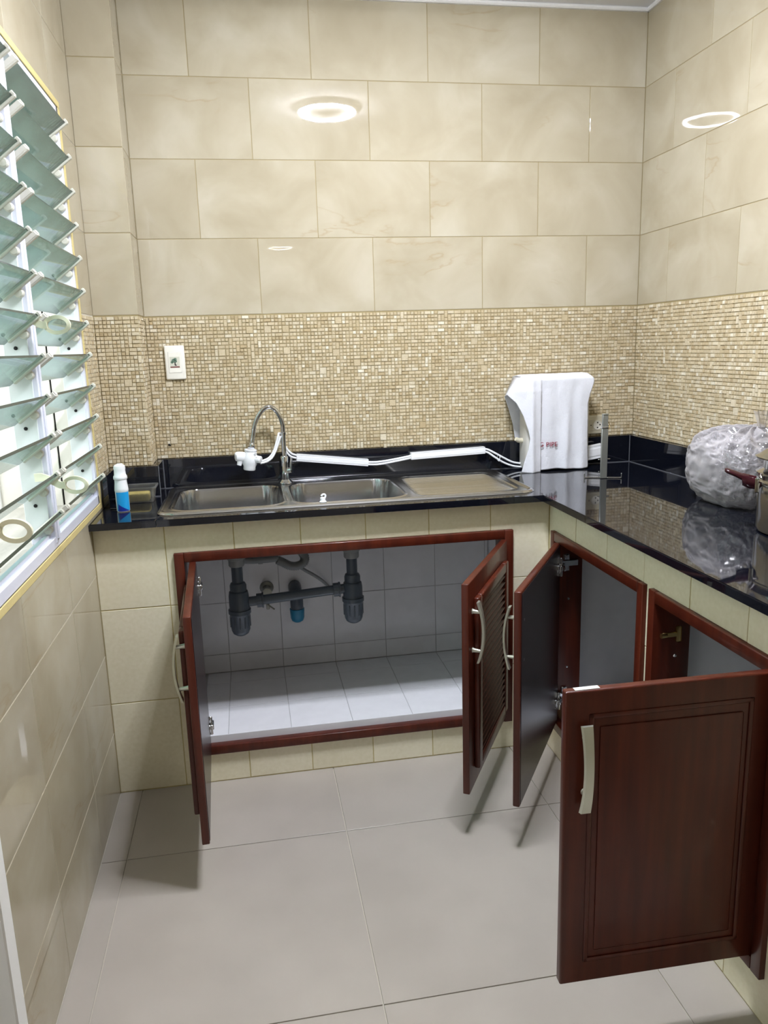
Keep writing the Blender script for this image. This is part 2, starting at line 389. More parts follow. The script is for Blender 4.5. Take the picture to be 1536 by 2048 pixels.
def grid(us, vs): return [(a, b_, c, d) for a, b_ in zip(us, us[1:]) for c, d in zip(vs, vs[1:])]
def runs(u0, u1, j0, w):
    k = math.floor((u0-j0)/w) + 1; r = [u0]
    while j0+k*w < u1-0.003:
        if j0+k*w > u0+0.003: r.append(j0+k*w)
        k += 1
    return r + [u1]
def mosaic(parent, fm, u0, u1, v0, v1, joint_v=(), skip=()):
    """thousands of small stones, each with its own height and tilt, as one stuff part"""
    P = 0.0124; nu = int(round((u1-u0)/P)); nv = int(round((v1-v0)/P)); pu = (u1-u0)/nu; pv = (v1-v0)/nv
    occ = [[False]*nu for _ in range(nv)]; verts = []; faces = []; tones = []
    jrows = {int(round((j-v0)/pv)) for j in joint_v}
    for j in range(nv):
        for i in range(nu):
            if occ[j][i]: continue
            a = b_ = 1; rr = random.random()
            if rr < 0.13 and i+1 < nu and not occ[j][i+1]: a = 2
            elif rr < 0.17 and j+1 < nv and (j+1) not in jrows: b_ = 2
            elif rr < 0.178 and i+1 < nu and j+1 < nv and not occ[j][i+1] and (j+1) not in jrows: a = b_ = 2
            for jj in range(b_):
                for ii in range(a): occ[j+jj][i+ii] = True
            x0, x1, y0, y1 = u0+i*pu, u0+(i+a)*pu, v0+j*pv, v0+(j+b_)*pv
            g = 0.00035; jt = 0.00055
            x0 += g+random.random()*jt; x1 -= g+random.random()*jt; y0 += g+random.random()*jt; y1 -= g+random.random()*jt
            h = random.uniform(0.0016, 0.0036); n = len(verts); c = 0.0012
            sx, sy = random.uniform(-0.09, 0.09), random.uniform(-0.09, 0.09); mx, my = (x0+x1)/2, (y0+y1)/2
            base = [(x0, y0), (x1, y0), (x1, y1), (x0, y1)]; top = [(x0+c, y0+c), (x1-c, y0+c), (x1-c, y1-c), (x0+c, y1-c)]
            for x, y in base: verts.append(fm @ Vector((x, y, 0)))
            for x, y in top: verts.append(fm @ Vector((x, y, max(0.0006, h+(x-mx)*sx+(y-my)*sy))))
            for k in range(4): faces.append((n+k, n+(k+1) % 4, n+4+(k+1) % 4, n+4+k))
            faces.append((n+4, n+5, n+6, n+7))
            tn = min(1, max(0, random.gauss(0.52, 0.24))); tones += [tn]*8
    me = bpy.data.meshes.new('mosaic_stones'); me.from_pydata(verts, [], faces); me.materials.append(M['mosaic'])
    at = me.attributes.new('tone', 'FLOAT', 'POINT'); at.data.foreach_set('value', tones)
    o = bpy.data.objects.new('mosaic_stones', me); COL.objects.link(o); o.parent = parent; o.matrix_parent_inverse = abs_matrix(parent).inverted()
    o['kind'] = 'stuff'; o['label'] = 'small cream and tan square stone chips set in rows'
    return o

# ================================================================== THE ROOM
def structure_box(name, dims, mat):
    bm = bmesh.new()
    for d in dims: box(bm, *d)
    return struct(obj(name, bm, mat))
ROWS = [ZD, ZD+TH, ZD+2*TH, ZD+3*TH, ZCEIL]
ROWSL = [-0.0468+0.25*0, 0.2032, 0.4532, 0.7032, 0.9532]
TW = 0.3963
# floor
floor = structure_box('floor', [(XL-0.1, W+0.1, YEND-0.1, 0.12, -0.08, -0.0035)], M['grout_light'])
fm = frame_mat((0, 0, -0.0035), (1, 0, 0), (0, 0, 1))
lay_tiles(floor, fm, grid(runs(XL, XI+0.03, -0.0713, 0.595), sorted(set(runs(YEND, YF+0.03, -0.8545, 0.595)))), M['floor_tile'], t=0.0035, gap=0.0028, ch=0.0006, name='floor_tile')
# back wall
wb_ = structure_box('wall_back', [(XL-0.1, W+0.1, 0.0012, 0.12, 0, ZCEIL+0.1)], M['grout'])
fb = frame_mat((0, 0.0012, 0), (1, 0, 0), (0, -1, 0))
for k in range(4):
    j0 = 0.3960 if k % 2 == 0 else 0.4050+TW/2
    lay_tiles(wb_, fb, grid(runs(0.0, W, j0, TW), [ROWS[k], ROWS[k+1]]), M['tile'], tilt=0.03)
mosaic(wb_, frame_mat((0, 0.001, 0), (1, 0, 0), (0, -1, 0)), 0.002, W-0.002, ZS-0.012, ZD-0.003, (1.2005,))
# column in the back left corner
colm = structure_box('column', [(XL-0.1, -0.0012, YC+0.0012, 0.004, 0, ZCEIL+0.1)], M['grout'])
fc = frame_mat((0, YC+0.0012, 0), (1, 0, 0), (0, -1, 0)); fs = frame_mat((-0.0012, 0, 0), (0, 1, 0), (1, 0, 0))
for k in range(4):
    lay_tiles(colm, fc, [(XL-0.001, 0.001, ROWS[k], ROWS[k+1])], M['tile'], tilt=0.05)
    lay_tiles(colm, fs, [(YC-0.001, 0.001, ROWS[k], ROWS[k+1])], M['tile'], tilt=0.05)
mosaic(colm, frame_mat((0, YC+0.001, 0), (1, 0, 0), (0, -1, 0)), XL+0.002, -0.001, ZS-0.012, ZD-0.003, (1.2005,))
mosaic(colm, frame_mat((-0.001, 0, 0), (0, 1, 0), (1, 0, 0)), YC+0.001, -0.002, ZS-0.012, ZD-0.003, (1.2005,))
# right wall
wr = structure_box('wall_right', [(W+0.0012, W+0.14, YEND-0.1, 0.12, 0, ZCEIL+0.1)], M['grout'])
fr_ = frame_mat((W+0.0012, 0, 0), (0, -1, 0), (-1, 0, 0))
for k in range(4):
    j0 = 0.2009 if k % 2 == 0 else 0.2009+TW/2
    lay_tiles(wr, fr_, grid(runs(0.0, -YEND, j0, TW), [ROWS[k], ROWS[k+1]]), M['tile'], tilt=0.03)
mosaic(wr, frame_mat((W+0.001, 0, 0), (0, -1, 0), (-1, 0, 0)), 0.002, 2.2, ZS-0.012, ZD-0.003, (1.2005,))
lay_tiles(wr, fr_, grid(runs(2.2, -YEND, 0.2009, TW), [ZS-0.012, 1.2005, ZD]), M['tile'])
lay_tiles(wr, fr_, grid(runs(2.35, -YEND, 0.2009, TW), [0.0, 0.2032, 0.4532, 0.7032, ZS-0.012]), M['tile'])
# left wall with the window opening
WY0, WY1, WZ0, WZ1 = -1.445, -0.350, 0.885, 2.003
DY0, DY1, DZ1 = -2.42, -1.546, 2.06
T = 0.27; X1 = XL-0.0012; X0 = X1-T
wl = structure_box('wall_left', [(X0, X1, WY1, YC+0.004, 0, ZCEIL+0.1), (X0, X1, WY0, WY1, 0, WZ0-0.004), (X0, X1, WY0, WY1, WZ1+0.004, ZCEIL+0.1),
    (X0, X1, DY1, WY0, 0, ZCEIL+0.1), (X0, X1, DY0, DY1, DZ1, ZCEIL+0.1), (X0, X1, YEND-0.1, DY0, 0, ZCEIL+0.1)], M['grout_light'])
fl = frame_mat((X1, 0, 0), (0, 1, 0), (1, 0, 0))
bw = 0.0175   # grout border round the window
hole = [(WY0-bw, WY1+bw, WZ0-bw, WZ1+bw), (DY0, DY1, -1, DZ1)]
vs = [0.0, 0.2032, 0.4532, 0.7032, 0.9532]
lay_tiles(wl, fl, grid(runs(YEND, YC, -0.434, TW), vs), M['tile'], hole=hole, tilt=0.05)
lay_tiles(wl, fl, grid(runs(YEND, WY1+bw, -0.434, TW), [0.9532, 1.2032, 1.4505]), M['tile'], hole=hole)
lay_tiles(wl, fl, grid(runs(YEND, YC, -0.434, TW), ROWS), M['tile'], hole=hole, tilt=0.05)
mosaic(wl, frame_mat((X1, 0, 0), (0, 1, 0), (1, 0, 0)), WY1+bw, YC-0.002, ZS-0.012, ZD-0.003, (1.2005,))
bm = bmesh.new()
for d in ((WY0-bw, WY1+bw, WZ0-bw, WZ0), (WY0-bw, WY1+bw, WZ1, WZ1+bw), (WY0-bw, WY0, WZ0, WZ1), (WY1, WY1+bw, WZ0, WZ1)):
    box(bm, X1-0.001, XL+0.0012, d[0], d[1], d[2], d[3], bev=0.001)
g = struct(obj('trim_1', bm, M['grout_yellow'])); g['label'] = 'yellowish grout border round the louvre window'
# ceiling and the wall behind the viewer
ceil = structure_box('ceiling', [(X0-0.1, W+0.2, YEND-0.1, 0.12, ZCEIL, ZCEIL+0.1)], M['ceiling'])
bm = bmesh.new()
box(bm, 0, W, -0.014, 0.004, ZCEIL-0.013, ZCEIL+0.001, bev=0.004); box(bm, W-0.012, W+0.004, YEND, 0, ZCEIL-0.013, ZCEIL+0.001, bev=0.004)
box(bm, XL, XL+0.012, YEND, YC, ZCEIL-0.013, ZCEIL+0.001, bev=0.004); box(bm, XL, 0.012, YC-0.014, YC+0.004, ZCEIL-0.013, ZCEIL+0.001, bev=0.004)
struct(obj('trim_2', bm, M['cornice']))
structure_box('wall_front', [(X0, W+0.14, YEND-0.12, YEND, 0, ZCEIL+0.1)], M['tile'])
# white door in its frame, low left
bm = bmesh.new()
for d in ((DY1-0.045, DY1, 0, DZ1), (DY0, DY0+0.045, 0, DZ1), (DY0+0.045, DY1-0.045, DZ1-0.045, DZ1)):
    box(bm, X1-0.09, XL+0.016, *d, bev=0.003)
door1 = struct(obj('door_1', bm, M['paint'], angle=40))
bm = bmesh.new(); box(bm, X1-0.075, X1-0.035, DY0+0.048, DY1-0.048, 0.006, DZ1-0.048, bev=0.002)
for a, b_ in ((0.15, 0.95), (1.08, 1.92)): box(bm, X1-0.037, X1-0.026, DY0+0.16, DY1-0.16, a, b_, bev=0.006)
obj('door_leaf', bm, M['paint'], door1)
bm = bmesh.new(); tube(bm, [(X1-0.03, DY1-0.11, 1.0), (X1+0.02, DY1-0.11, 1.0), (X1+0.02, DY1-0.22, 1.0)], 0.009); obj('door_handle', bm, M['chrome'], door1)

# ================================================================== LOUVRE WINDOW
FX1 = XL-0.002; FX0 = XL-0.036
bm = bmesh.new()
box(bm, FX0, FX1, WY0, WY1, WZ0, WZ0+0.026, bev=0.0015); box(bm, FX0+0.012, FX1-0.012, WY0, WY1, WZ0+0.024, WZ0+0.034, bev=0.001)
box(bm, FX0, FX1, WY0, WY1, WZ1-0.022, WZ1, bev=0.0015)
box(bm, FX0, FX1, WY1-0.014, WY1, WZ0, WZ1, bev=0.0015); box(bm, FX0, FX1, WY0, WY0+0.014, WZ0, WZ1, bev=0.0015)
win = struct(obj('window_1', bm, M['aluminium'], angle=40)); win['label'] = 'white framed louvre window with two bays of tilted glass blades'
bm = bmesh.new(); box(bm, FX0-0.022, FX1+0.002, -0.902, -0.876, WZ0+0.01, WZ1-0.01, bev=0.002); box(bm, FX1, FX1+0.007, -0.894, -0.884, WZ0+0.02, WZ1-0.02, bev=0.002)
obj('mullion', bm, M['aluminium'], win)
for (y0, y1) in ((WY1-0.018, WY1-0.013), (-0.876, -0.871), (-0.907, -0.902), (WY0+0.013, WY0+0.018)):
    bm = bmesh.new(); box(bm, X1-0.062, X1-0.010, y0, y1, WZ0+0.03, WZ1-0.02, bev=0.001)
    cs = obj('carrier_strip', bm, M['carrier'], win)
    front = y0 < -0.9 and y0 > -1.0 or y0 > -0.5          # strips whose holes face the viewer
    for z in (0.99, 1.17, 1.35, 1.53, 1.71, 1.89):
        bm = bmesh.new(); yy = y0-0.0006 if front else y1+0.0006
        lathe(bm, [(0.0043, -0.001), (0.0043, 0.001), (0.002, 0.0016), (0, 0.0016)], 10, mat=Matrix.Translation((X1-0.036, yy, z)) @ Matrix.Rotation(R(90), 4, 'X'))
        obj('screw', bm, M['dark'], cs)
BW = 0.100; ANG = math.atan2(0.062, 0.080)
def blade_set(y0, y1):
    bm = bmesh.new()
    box(bm, -BW, 0, y0, y1, -0.003, 0.003)
    for f in bm.faces:
        if abs(f.normal.z) < 0.5 if f.normal.length else False: f.material_index = 1
    bm.normal_update()
    for f in bm.faces: f.material_index = 1 if abs(f.normal.z) < 0.5 else 0
    return mesh_from(bm, 'louvre_blade', [M['glass_blade'], M['glass_edge']])
def clip_mesh(y, s):
    bm = bmesh.new()
    box(bm, -BW+0.012, 0.006, y-0.006, y+0.006, -0.0085, -0.0028, bev=0.0015)
    box(bm, -BW+0.012, 0.004, y+s*0.003, y+s*0.0075, -0.006, 0.006, bev=0.001)
    box(bm, 0.000, 0.008, y-0.006, y+0.006, -0.006, 0.0055, bev=0.0015)
    box(bm, -BW+0.02, 0.0, y-0.005, y+0.005, 0.0028, 0.0045, bev=0.0008)
    lathe(bm, [(0.0105, -0.006), (0.0105, 0.004), (0.008, 0.007), (0, 0.0075)], 16, mat=Matrix.Translation((-0.052, y+s*0.0065, -0.012)) @ Matrix.Rotation(R(90*s), 4, 'X'))
    return mesh_from(bm, 'blade_clip', M['clip'])
for bay, (y0, y1) in enumerate(((-0.863, -0.378), (WY0+0.028, -0.916))):
    gm = blade_set(y0, y1); c0 = clip_mesh(y1-0.004, 1); c1 = clip_mesh(y0+0.004, -1)
    for k in range(12):
        z = 1.957-0.0894*k
        bl = bpy.data.objects.new('louvre_blade', gm); COL.objects.link(bl); bl.parent = win
        bl.location = (XL+0.020, 0, z); bl.rotation_euler = (0, -(ANG + R(random.uniform(-1.0, 1.0))), 0)
        for c in (c0, c1):
            cl = bpy.data.objects.new('blade_clip', c); COL.objects.link(cl); cl.parent = bl
def lever(px, py, pz):
    bm = bmesh.new(); n = 28; ring = []
    for k in range(n+1):
        a = 2*math.pi*k/n; ring.append((px+0.024*math.cos(a), py, pz-0.002+0.0155*math.sin(a)))
    tmp = bmesh.new(); vs_ = []
    for k in range(n):
        a = 2*math.pi*k/n; row = []
        for (dr, dy) in ((-0.0035, -0.004), (0.0045, -0.004), (0.0045, 0.004), (-0.0035, 0.004)):
            row.append(tmp.verts.new((px+(0.026+dr)*math.cos(a), py+dy-0.008*math.cos(a), pz+(0.0165+dr)*math.sin(a))))
        vs_.append(row)
    for k in range(n):
        a_, b_ = vs_[k], vs_[(k+1) % n]
        for q in range(4): tmp.faces.new((a_[q], b_[q], b_[(q+1) % 4], a_[(q+1) % 4]))
    merge(bm, tmp)
    arm = smooth_path([(px-0.090, py+0.012, pz+0.020), (px-0.070, py+0.010, pz+0.020), (px-0.050, py+0.008, pz+0.010), (px-0.034, py+0.005, pz+0.001), (px-0.022, py+0.003, pz+0.001)], 4)
    tmp = bmesh.new(); rows = []
    for i, p in enumerate(arm):
        t = (arm[min(i+1, len(arm)-1)]-arm[max(i-1, 0)]).normalized(); nn = Vector((-t.z, 0, t.x)); hw = 0.008 if i > 3 else 0.0095
        rows.append([tmp.verts.new(p+nn*a+Vector((0, c, 0))) for a, c in ((-hw, -0.003), (hw, -0.003), (hw, 0.003), (-hw, 0.003))])
    for a_, b_ in zip(rows, rows[1:]):
        for q in range(4): tmp.faces.new((a_[q], b_[q], b_[(q+1) % 4], a_[(q+1) % 4]))
    tmp.faces.new(rows[0]); tmp.faces.new(rows[-1][::-1]); merge(bm, tmp)
    return obj('window_lever', bm, M['lever'], win, angle=50)
lever(-0.078, -0.925, 1.398); lever(-0.078, -0.925, 1.037); lever(-0.072, -1.43, 1.045)
# outer reveal: sill, plastered jamb, gap and weathered post
bm = bmesh.new(); box(bm, X0-0.03, FX0-0.001, WY0, WY1, WZ0-0.006, WZ0+0.003, bev=0.001)
sl = obj('window_sill', bm, M['sill'], win)
bm = bmesh.new(); box(bm, X1-0.098, FX0, WY1-0.009, WY1-0.0005, WZ0+0.003, WZ1-0.001); box(bm, X0-0.02, X1-0.103, WY1-0.016, WY1-0.0005, WZ0+0.003, WZ1-0.001)
box(bm, X0-0.02, FX0-0.0, WY0+0.0005, WY0+0.012, WZ0+0.003, WZ1-0.001); box(bm, X0-0.02, FX0, WY0, WY1, WZ1-0.012, WZ1-0.001)
obj('window_reveal', bm, M['old_paint'], win)
bm = bmesh.new(); box(bm, X1-0.103, X1-0.098, WY1-0.006, WY1-0.0004, WZ0+0.003, WZ1-0.012); obj('joint_gap', bm, M['crack'], win)
bm = bmesh.new(); box(bm, X0-0.052, X0-0.022, WY1-0.045, WY1, WZ0-0.02, WZ1, bev=0.002); box(bm, X0-0.016, X0-0.004, WY1-0.03, WY1-0.016, WZ0, WZ1-0.012, bev=0.002)
obj('outer_post', bm, M['paint'], win)
# outdoors
struct(structure_box('exterior_wall', [(-2.3, -2.2, -3.5, 4.0, -0.5, 1.35)], M['outer_wall']))
struct(structure_box('ground', [(-2.2, X0-0.05, -4.0, 4.0, -0.5, -0.4)], M['ground']))

# ================================================================== COUNTER BASE WITH ITS TILES
F1 = (0.084, 1.125, 0.099, 0.753)            # opening of the sink cupboard: x0,x1,z0,z1
F2 = (0.556, 1.136, 0.099, 0.750)            # right leg, distances from the back wall
F3 = (1.162, 1.640, 0.099, 0.750)
TFR = 0.045
base = thing('counter_base', 'masonry counter base faced with cream upright tiles below the black worktop', 'counter', (0.5, -0.26, 0))
ZT = 0.842
bm = bmesh.new()
yb0, yb1 = YF+0.0015, YF+0.0015+TFR
for d in ((XL, F1[0], yb0, yb1, 0, ZT), (F1[1], XI+0.0015+TFR, yb0, yb1, 0, ZT), (F1[0], F1[1], yb0, yb1, 0, F1[2]), (F1[0], F1[1], yb0, yb1, F1[3], ZT)): box(bm, *d)
xb0, xb1 = XI+0.0015, XI+0.0015+TFR
for d in ((-F2[0], yb1, 0, ZT), (-F3[0], -F2[1], 0, ZT), (-2.3, -F3[1], 0, ZT), (-F2[1], -F2[0], 0, F2[2]), (-F2[1], -F2[0], F2[3], ZT), (-F3[1], -F3[0], 0, F3[2]), (-F3[1], -F3[0], F3[3], ZT)):
    box(bm, xb0, xb1, *d)
obj('masonry', bm, M['grout_front'], base)
for d in ((0.001, 0.02, yb1, 0.0, 0, ZT), (1.205, 1.225, yb1, 0.0, 0, ZT), (xb1, W, -0.50, -0.48, 0, ZT), (xb1, W, -1.158, -1.140, 0, ZT), (xb1, W, -1.72, -1.70, 0, ZT), (xb1, W, -2.3, -2.28, 0, ZT),
          (W-0.012, W, -1.70, -0.5, 0, ZT), (xb1, W-0.012, -1.14, -0.5, 0, 0.125), (xb1, W-0.012, -1.70, -1.158, 0, 0.125)):
    bm = bmesh.new(); box(bm, *d); obj('partition', bm, M['white_tile'], base)
bm = bmesh.new(); box(bm, F1[0]+0.029, F1[1]-0.029, YF+0.0155, YF+0.0168, 0.127, 0.1495); obj('threshold', bm, M['white_tile'], base)
bm = bmesh.new(); box(bm, 0.02, 1.205, yb1, -0.004, 0, 0.147); box(bm, F1[0]+0.002, F1[1]-0.002, YF+0.0165, yb1, 0.1, 0.147); box(bm, 0.02, 1.205, -0.012, 0.0, 0.147, ZT)
obj('tile_bed', bm, M['grout_grey'], base)
ff = frame_mat((0, YF+0.0015, 0), (1, 0, 0), (0, -1, 0))
fh = [(F1[0], F1[1], F1[2], F1[3])]
lay_tiles(base, ff, grid(runs(XL, XI, 0.0624, 0.1982), [0.002, 0.2965, 0.593, ZT-0.001]), M['front_tile'], hole=fh, gap=0.003, t=0.0015)
fg = frame_mat((XI+0.0015, 0, 0), (0, -1, 0), (-1, 0, 0))
lay_tiles(base, fg, grid(runs(-YF, 2.3, 0.7199, 0.1989), [0.002, 0.2965, 0.593, ZT-0.001]), M['front_tile'], hole=[F2, F3], gap=0.003, t=0.0015)
# white 20 cm tiles inside the sink cupboard
lay_tiles(base, frame_mat((0, 0, 0.147), (1, 0, 0), (0, 0, 1)), grid(runs(F1[0]+0.032, 1.118, 0.2, 0.198), runs(YF+0.017, -0.014, -0.31, 0.2)), M['white_tile'], gap=0.002, t=0.0025, name='cupboard_floor_tile')
lay_tiles(base, frame_mat((0, -0.012, 0), (1, 0, 0), (0, -1, 0)), grid(runs(0.022, 1.203, 0.2, 0.198), [0.151, 0.222, 0.422, 0.622, 0.822]), M['white_tile'], t=0.003, gap=0.002, name='cupboard_wall_tile')

# ================================================================== WORKTOP AND UPSTANDS
SX0, SX1, SY0, SY1 = 0.058, 1.196, -0.487, -0.040   # cut-out for the sink
XE, YE = XI-0.0363, YF-0.0363
wt = thing('worktop', 'glossy black granite L-shaped worktop with low black upstand', 'worktop', (0.6, -0.3, ZC))
def slab(pts_boxes, label=None):
    bm = bmesh.new()
    us = sorted({b_[0] for b_ in pts_boxes} | {b_[1] for b_ in pts_boxes}); vs = sorted({b_[2] for b_ in pts_boxes} | {b_[3] for b_ in pts_boxes})
    for a, b_ in zip(us, us[1:]):
        for c, d in zip(vs, vs[1:]):
            mx, my = (a+b_)/2, (c+d)/2
            if any(q[0] < mx < q[1] and q[2] < my < q[3] for q in pts_boxes):
                bm.faces.new([bm.verts.new((x, y, 0.842)) for x, y in ((a, c), (b_, c), (b_, d), (a, d))])
    bmesh.ops.remove_doubles(bm, verts=bm.verts[:], dist=1e-5)
    ex = bmesh.ops.extrude_face_region(bm, geom=bm.faces[:])
    for e in ex['geom']:
        if isinstance(e, bmesh.types.BMVert): e.co.z = ZC
    bmesh.ops.recalc_face_normals(bm, faces=bm.faces[:])
    eds = [e for e in bm.edges if len(e.link_faces) == 2 and all(abs(v.co.z-ZC) < 1e-6 for v in e.verts) and abs(e.link_faces[0].normal.dot(e.link_faces[1].normal)) < 0.5]
    bmesh.ops.bevel(bm, geom=eds, offset=0.0025, segments=2, affect='EDGES')
    return obj('granite_slab', bm, M['granite'], wt, angle=50)
slab([(XL, 0.0, YE, YC), (0.0, 0.046, YE, -0.0005)])
slab([(0.0472, SX0, YE, -0.0005), (SX0, SX1, YE, SY0), (SX0, SX1, SY1, -0.0005), (SX1, W, YE, -0.0005), (XE, W, -2.3, YE)])
def upstand(x0, x1, y0, y1):
    bm = bmesh.new(); box(bm, x0, x1, y0, y1, ZC, ZS, bev=0.0015); obj('upstand', bm, M['granite'], wt)
st = 0.022
upstand(0.0, W, -st, 0.001); upstand(W-st, W+0.001, -2.3, -st-0.001); upstand(XL, st, YC-st, YC); upstand(0.0, st, YC+0.001, -st-0.001); upstand(XL, XL+st, -0.318, YC-st-0.001)
bm = bmesh.new()
for a, b_ in (((st, -st-0.001, ZC+0.001), (W-st, -st-0.001, ZC+0.001)), ((W-st-0.001, -st, ZC+0.001), (W-st-0.001, -2.3, ZC+0.001)), ((XL+st, YC-st-0.001, ZC+0.001), (st, YC-st-0.001, ZC+0.001)),
              ((W-st-0.0005, -st-0.0005, ZC), (W-st-0.0005, -st-0.0005, ZS)), ((st+0.0005, -st-0.0005, ZC), (st+0.0005, -st-0.0005, ZS)), ((st+0.0005, YC-st, ZC), (st+0.0005, YC-st, ZS))):
    tube(bm, [a, b_], 0.0016, 6)
obj('sealant_line', bm, M['caulk'], wt)

# ================================================================== SINK
def rr(x, y, x0, x1, y0, y1, r):
    qx = abs(x-(x0+x1)/2)-(x1-x0)/2+r; qy = abs(y-(y0+y1)/2)-(y1-y0)/2+r
    return math.hypot(max(qx, 0), max(qy, 0))+min(max(qx, qy), 0)-r
RIM = (0.040, 1.218, -0.503, -0.026, 0.055)
B1 = (0.082, 0.415, -0.452, -0.098, 0.060); B2 = (0.452, 0.800, -0.452, -0.098, 0.060); DR = (0.836, 1.180, -0.455, -0.075, 0.05)
def sstep(a, b_, x):
    t = min(1, max(0, (x-a)/(b_-a))); return t*t*(3-2*t)
def sink_h(x, y):
    d = rr(x, y, *RIM)
    h = 0.004*(1-sstep(-0.007, 0.0, d)) + 0.0008
    h += 0.0035*(math.exp(-((d+0.010)/0.005)**2))
    h -= 0.002*sstep(0.016, 0.022, -d)
    for B in (B1, B2):
        b_ = rr(x, y, *B)
        h += 0.0022*math.exp(-((b_-0.006)/0.004)**2)
        s = sstep(0.001, 0.013, -b_); h -= 0.150*s
        if b_ < -0.008: h -= 0.006*sstep(0.01, 0.06, -b_) 
    b_ = rr(x, y, *DR); s = sstep(0.0, 0.008, -b_); h -= 0.0035*s
    if s > 0: h += 0.0042*s*(0.5+0.5*math.cos(2*math.pi*(y+0.265)/0.0245))**1.6*sstep(0.004, 0.03, -b_)
    return h
def make_sink():
    root = thing('kitchen_sink', 'stainless steel double bowl sink with ridged drainer on the right', 'sink', (0.63, -0.265, ZC))
    st_ = 0.004; nx = int((RIM[1]-RIM[0])/st_)+2; ny = int((RIM[3]-RIM[2])/st_)+2
    V = {}; co = {}
    for i in range(nx+1):
        for j in range(ny+1):
            x = RIM[0]+(RIM[1]-RIM[0])*i/nx; y = RIM[2]+(RIM[3]-RIM[2])*j/ny; d = rr(x, y, *RIM)
            if d > 0.006: continue
            if d > 0:
                e = 1e-4; gx = (rr(x+e, y, *RIM)-d)/e; gy = (rr(x, y+e, *RIM)-d)/e; x -= gx*d; y -= gy*d
            co[(i, j)] = (x, y, ZC+sink_h(x, y))
    sets = {'rim': bmesh.new(), 'bowl1': bmesh.new(), 'bowl2': bmesh.new(), 'drain': bmesh.new()}
    vm = {k: {} for k in sets}
    def vert(k, key):
        if key not in vm[k]: vm[k][key] = sets[k].verts.new(co[key])
        return vm[k][key]
    for i in range(nx):
        for j in range(ny):
            ks = [(i, j), (i+1, j), (i+1, j+1), (i, j+1)]
            if not all(k in co for k in ks): continue
            cx = sum(co[k][0] for k in ks)/4; cy = sum(co[k][1] for k in ks)/4
            w = 'bowl1' if rr(cx, cy, *B1) < 0 else 'bowl2' if rr(cx, cy, *B2) < 0 else 'drain' if rr(cx, cy, *DR) < 0 else 'rim'
            try: sets[w].faces.new([vert(w, k) for k in ks])
            except ValueError: pass
    obj('sink_rim', sets['rim'], M['steel'], root, smooth=True)
    obj('bowl', sets['bowl1'], M['steel'], root, smooth=True); obj('bowl', sets['bowl2'], M['steel'], root, smooth=True)
    obj('drainer', sets['drain'], M['steel_ridge'], root, smooth=True)
    for B in (B1, B2):
        bm = bmesh.new(); lathe(bm, [(0.043, 0.0), (0.043, 0.003), (0.036, 0.004), (0.030, 0.0015), (0.012, 0.001), (0.010, 0.006), (0, 0.007)], 28, mat=Matrix.Translation(((B[0]+B[1])/2, -0.275, ZC-0.152)))
        obj('strainer', bm, M['chrome'], root, angle=40)
    return root
make_sink()
# ---- faucet
fx, fy = 0.441, -0.074
fa = thing('faucet', 'tall chrome gooseneck faucet with flexible ribbed spout between the sink bowls', 'faucet', (fx, fy, ZC+0.005))
bm = bmesh.new(); lathe(bm, [(0.026, 0), (0.026, 0.004), (0.020, 0.009), (0.0155, 0.014), (0.0145, 0.06), (0.0135, 0.072), (0.0135, 0.092), (0.011, 0.096)], 24, mat=Matrix.Translation((fx, fy, ZC+0.004)))
obj('faucet_base', bm, M['chrome'], fa, angle=40)
bm = bmesh.new(); tube(bm, [(fx+0.010, fy-0.004, ZC+0.048), (fx+0.022, fy-0.008, ZC+0.050)], 0.010, 14); tube(bm, [(fx+0.020, fy-0.007, ZC+0.050), (fx+0.024, fy-0.010, ZC+0.095)], [0.0055, 0.0035], 10)
obj('faucet_lever', bm, M['chrome'], fa, angle=40)
bm = bmesh.new(); tube(bm, [(fx, fy, ZC+0.095), (fx+0.001, fy, ZC+0.180)], 0.0085, 16); lathe(bm, [(0.0105, 0), (0.0105, 0.007)], 16, mat=Matrix.Translation((fx+0.001, fy, ZC+0.176)))
obj('riser_pipe', bm, M['chrome'], fa, angle=40)
neck = smooth_path([(0.442, -0.075, 1.045), (0.441, -0.077, 1.075), (0.433, -0.080, 1.103), (0.418, -0.082, 1.126), (0.399, -0.085, 1.136), (0.378, -0.087, 1.129), (0.359, -0.089, 1.107), (0.345, -0.091, 1.077), (0.337, -0.093, 1.042), (0.332, -0.094, 1.014)], 14)
bm = bmesh.new(); tube(bm, neck, 0.0082, 14, ribs=0.035); obj('gooseneck', bm, M['chrome'], fa, smooth=True, label='ribbed flexible chrome gooseneck')
bm = bmesh.new(); tube(bm, [(0.3325, -0.094, 1.018), (0.331, -0.0945, 1.008), (0.328, -0.095, 0.996)], [0.0095, 0.0115, 0.0125], 16); obj('spout_collar', bm, M['chrome'], fa, smooth=True)
# ---- white water filter valve on the spout
fv = thing('filter_valve', 'white plastic diverter valve hanging from the end of the faucet spout', 'tap filter', (0.318, -0.096, 0.925))
bm = bmesh.new(); lathe(bm, [(0.019, 0.0), (0.021, 0.003), (0.021, 0.012), (0.024, 0.02), (0.027, 0.034), (0.026, 0.048), (0.021, 0.058), (0.020, 0.064), (0.0215, 0.066), (0.0215, 0.071), (0.017, 0.073)], 28, mat=Matrix.Translation((0.318, -0.096, 0.923)) @ Matrix.Rotation(R(7), 4, 'Y'))
obj('valve_body', bm, M['white_plastic'], fv, angle=40)
bm = bmesh.new(); tube(bm, [(0.306, -0.096, 0.968), (0.288, -0.099, 0.971), (0.276, -0.101, 0.973), (0.272, -0.102, 0.973)], [0.018, 0.018, 0.016, 0.011], 20); tube(bm, [(0.292, -0.100, 0.968), (0.284, -0.102, 0.942)], [0.012, 0.008], 14)
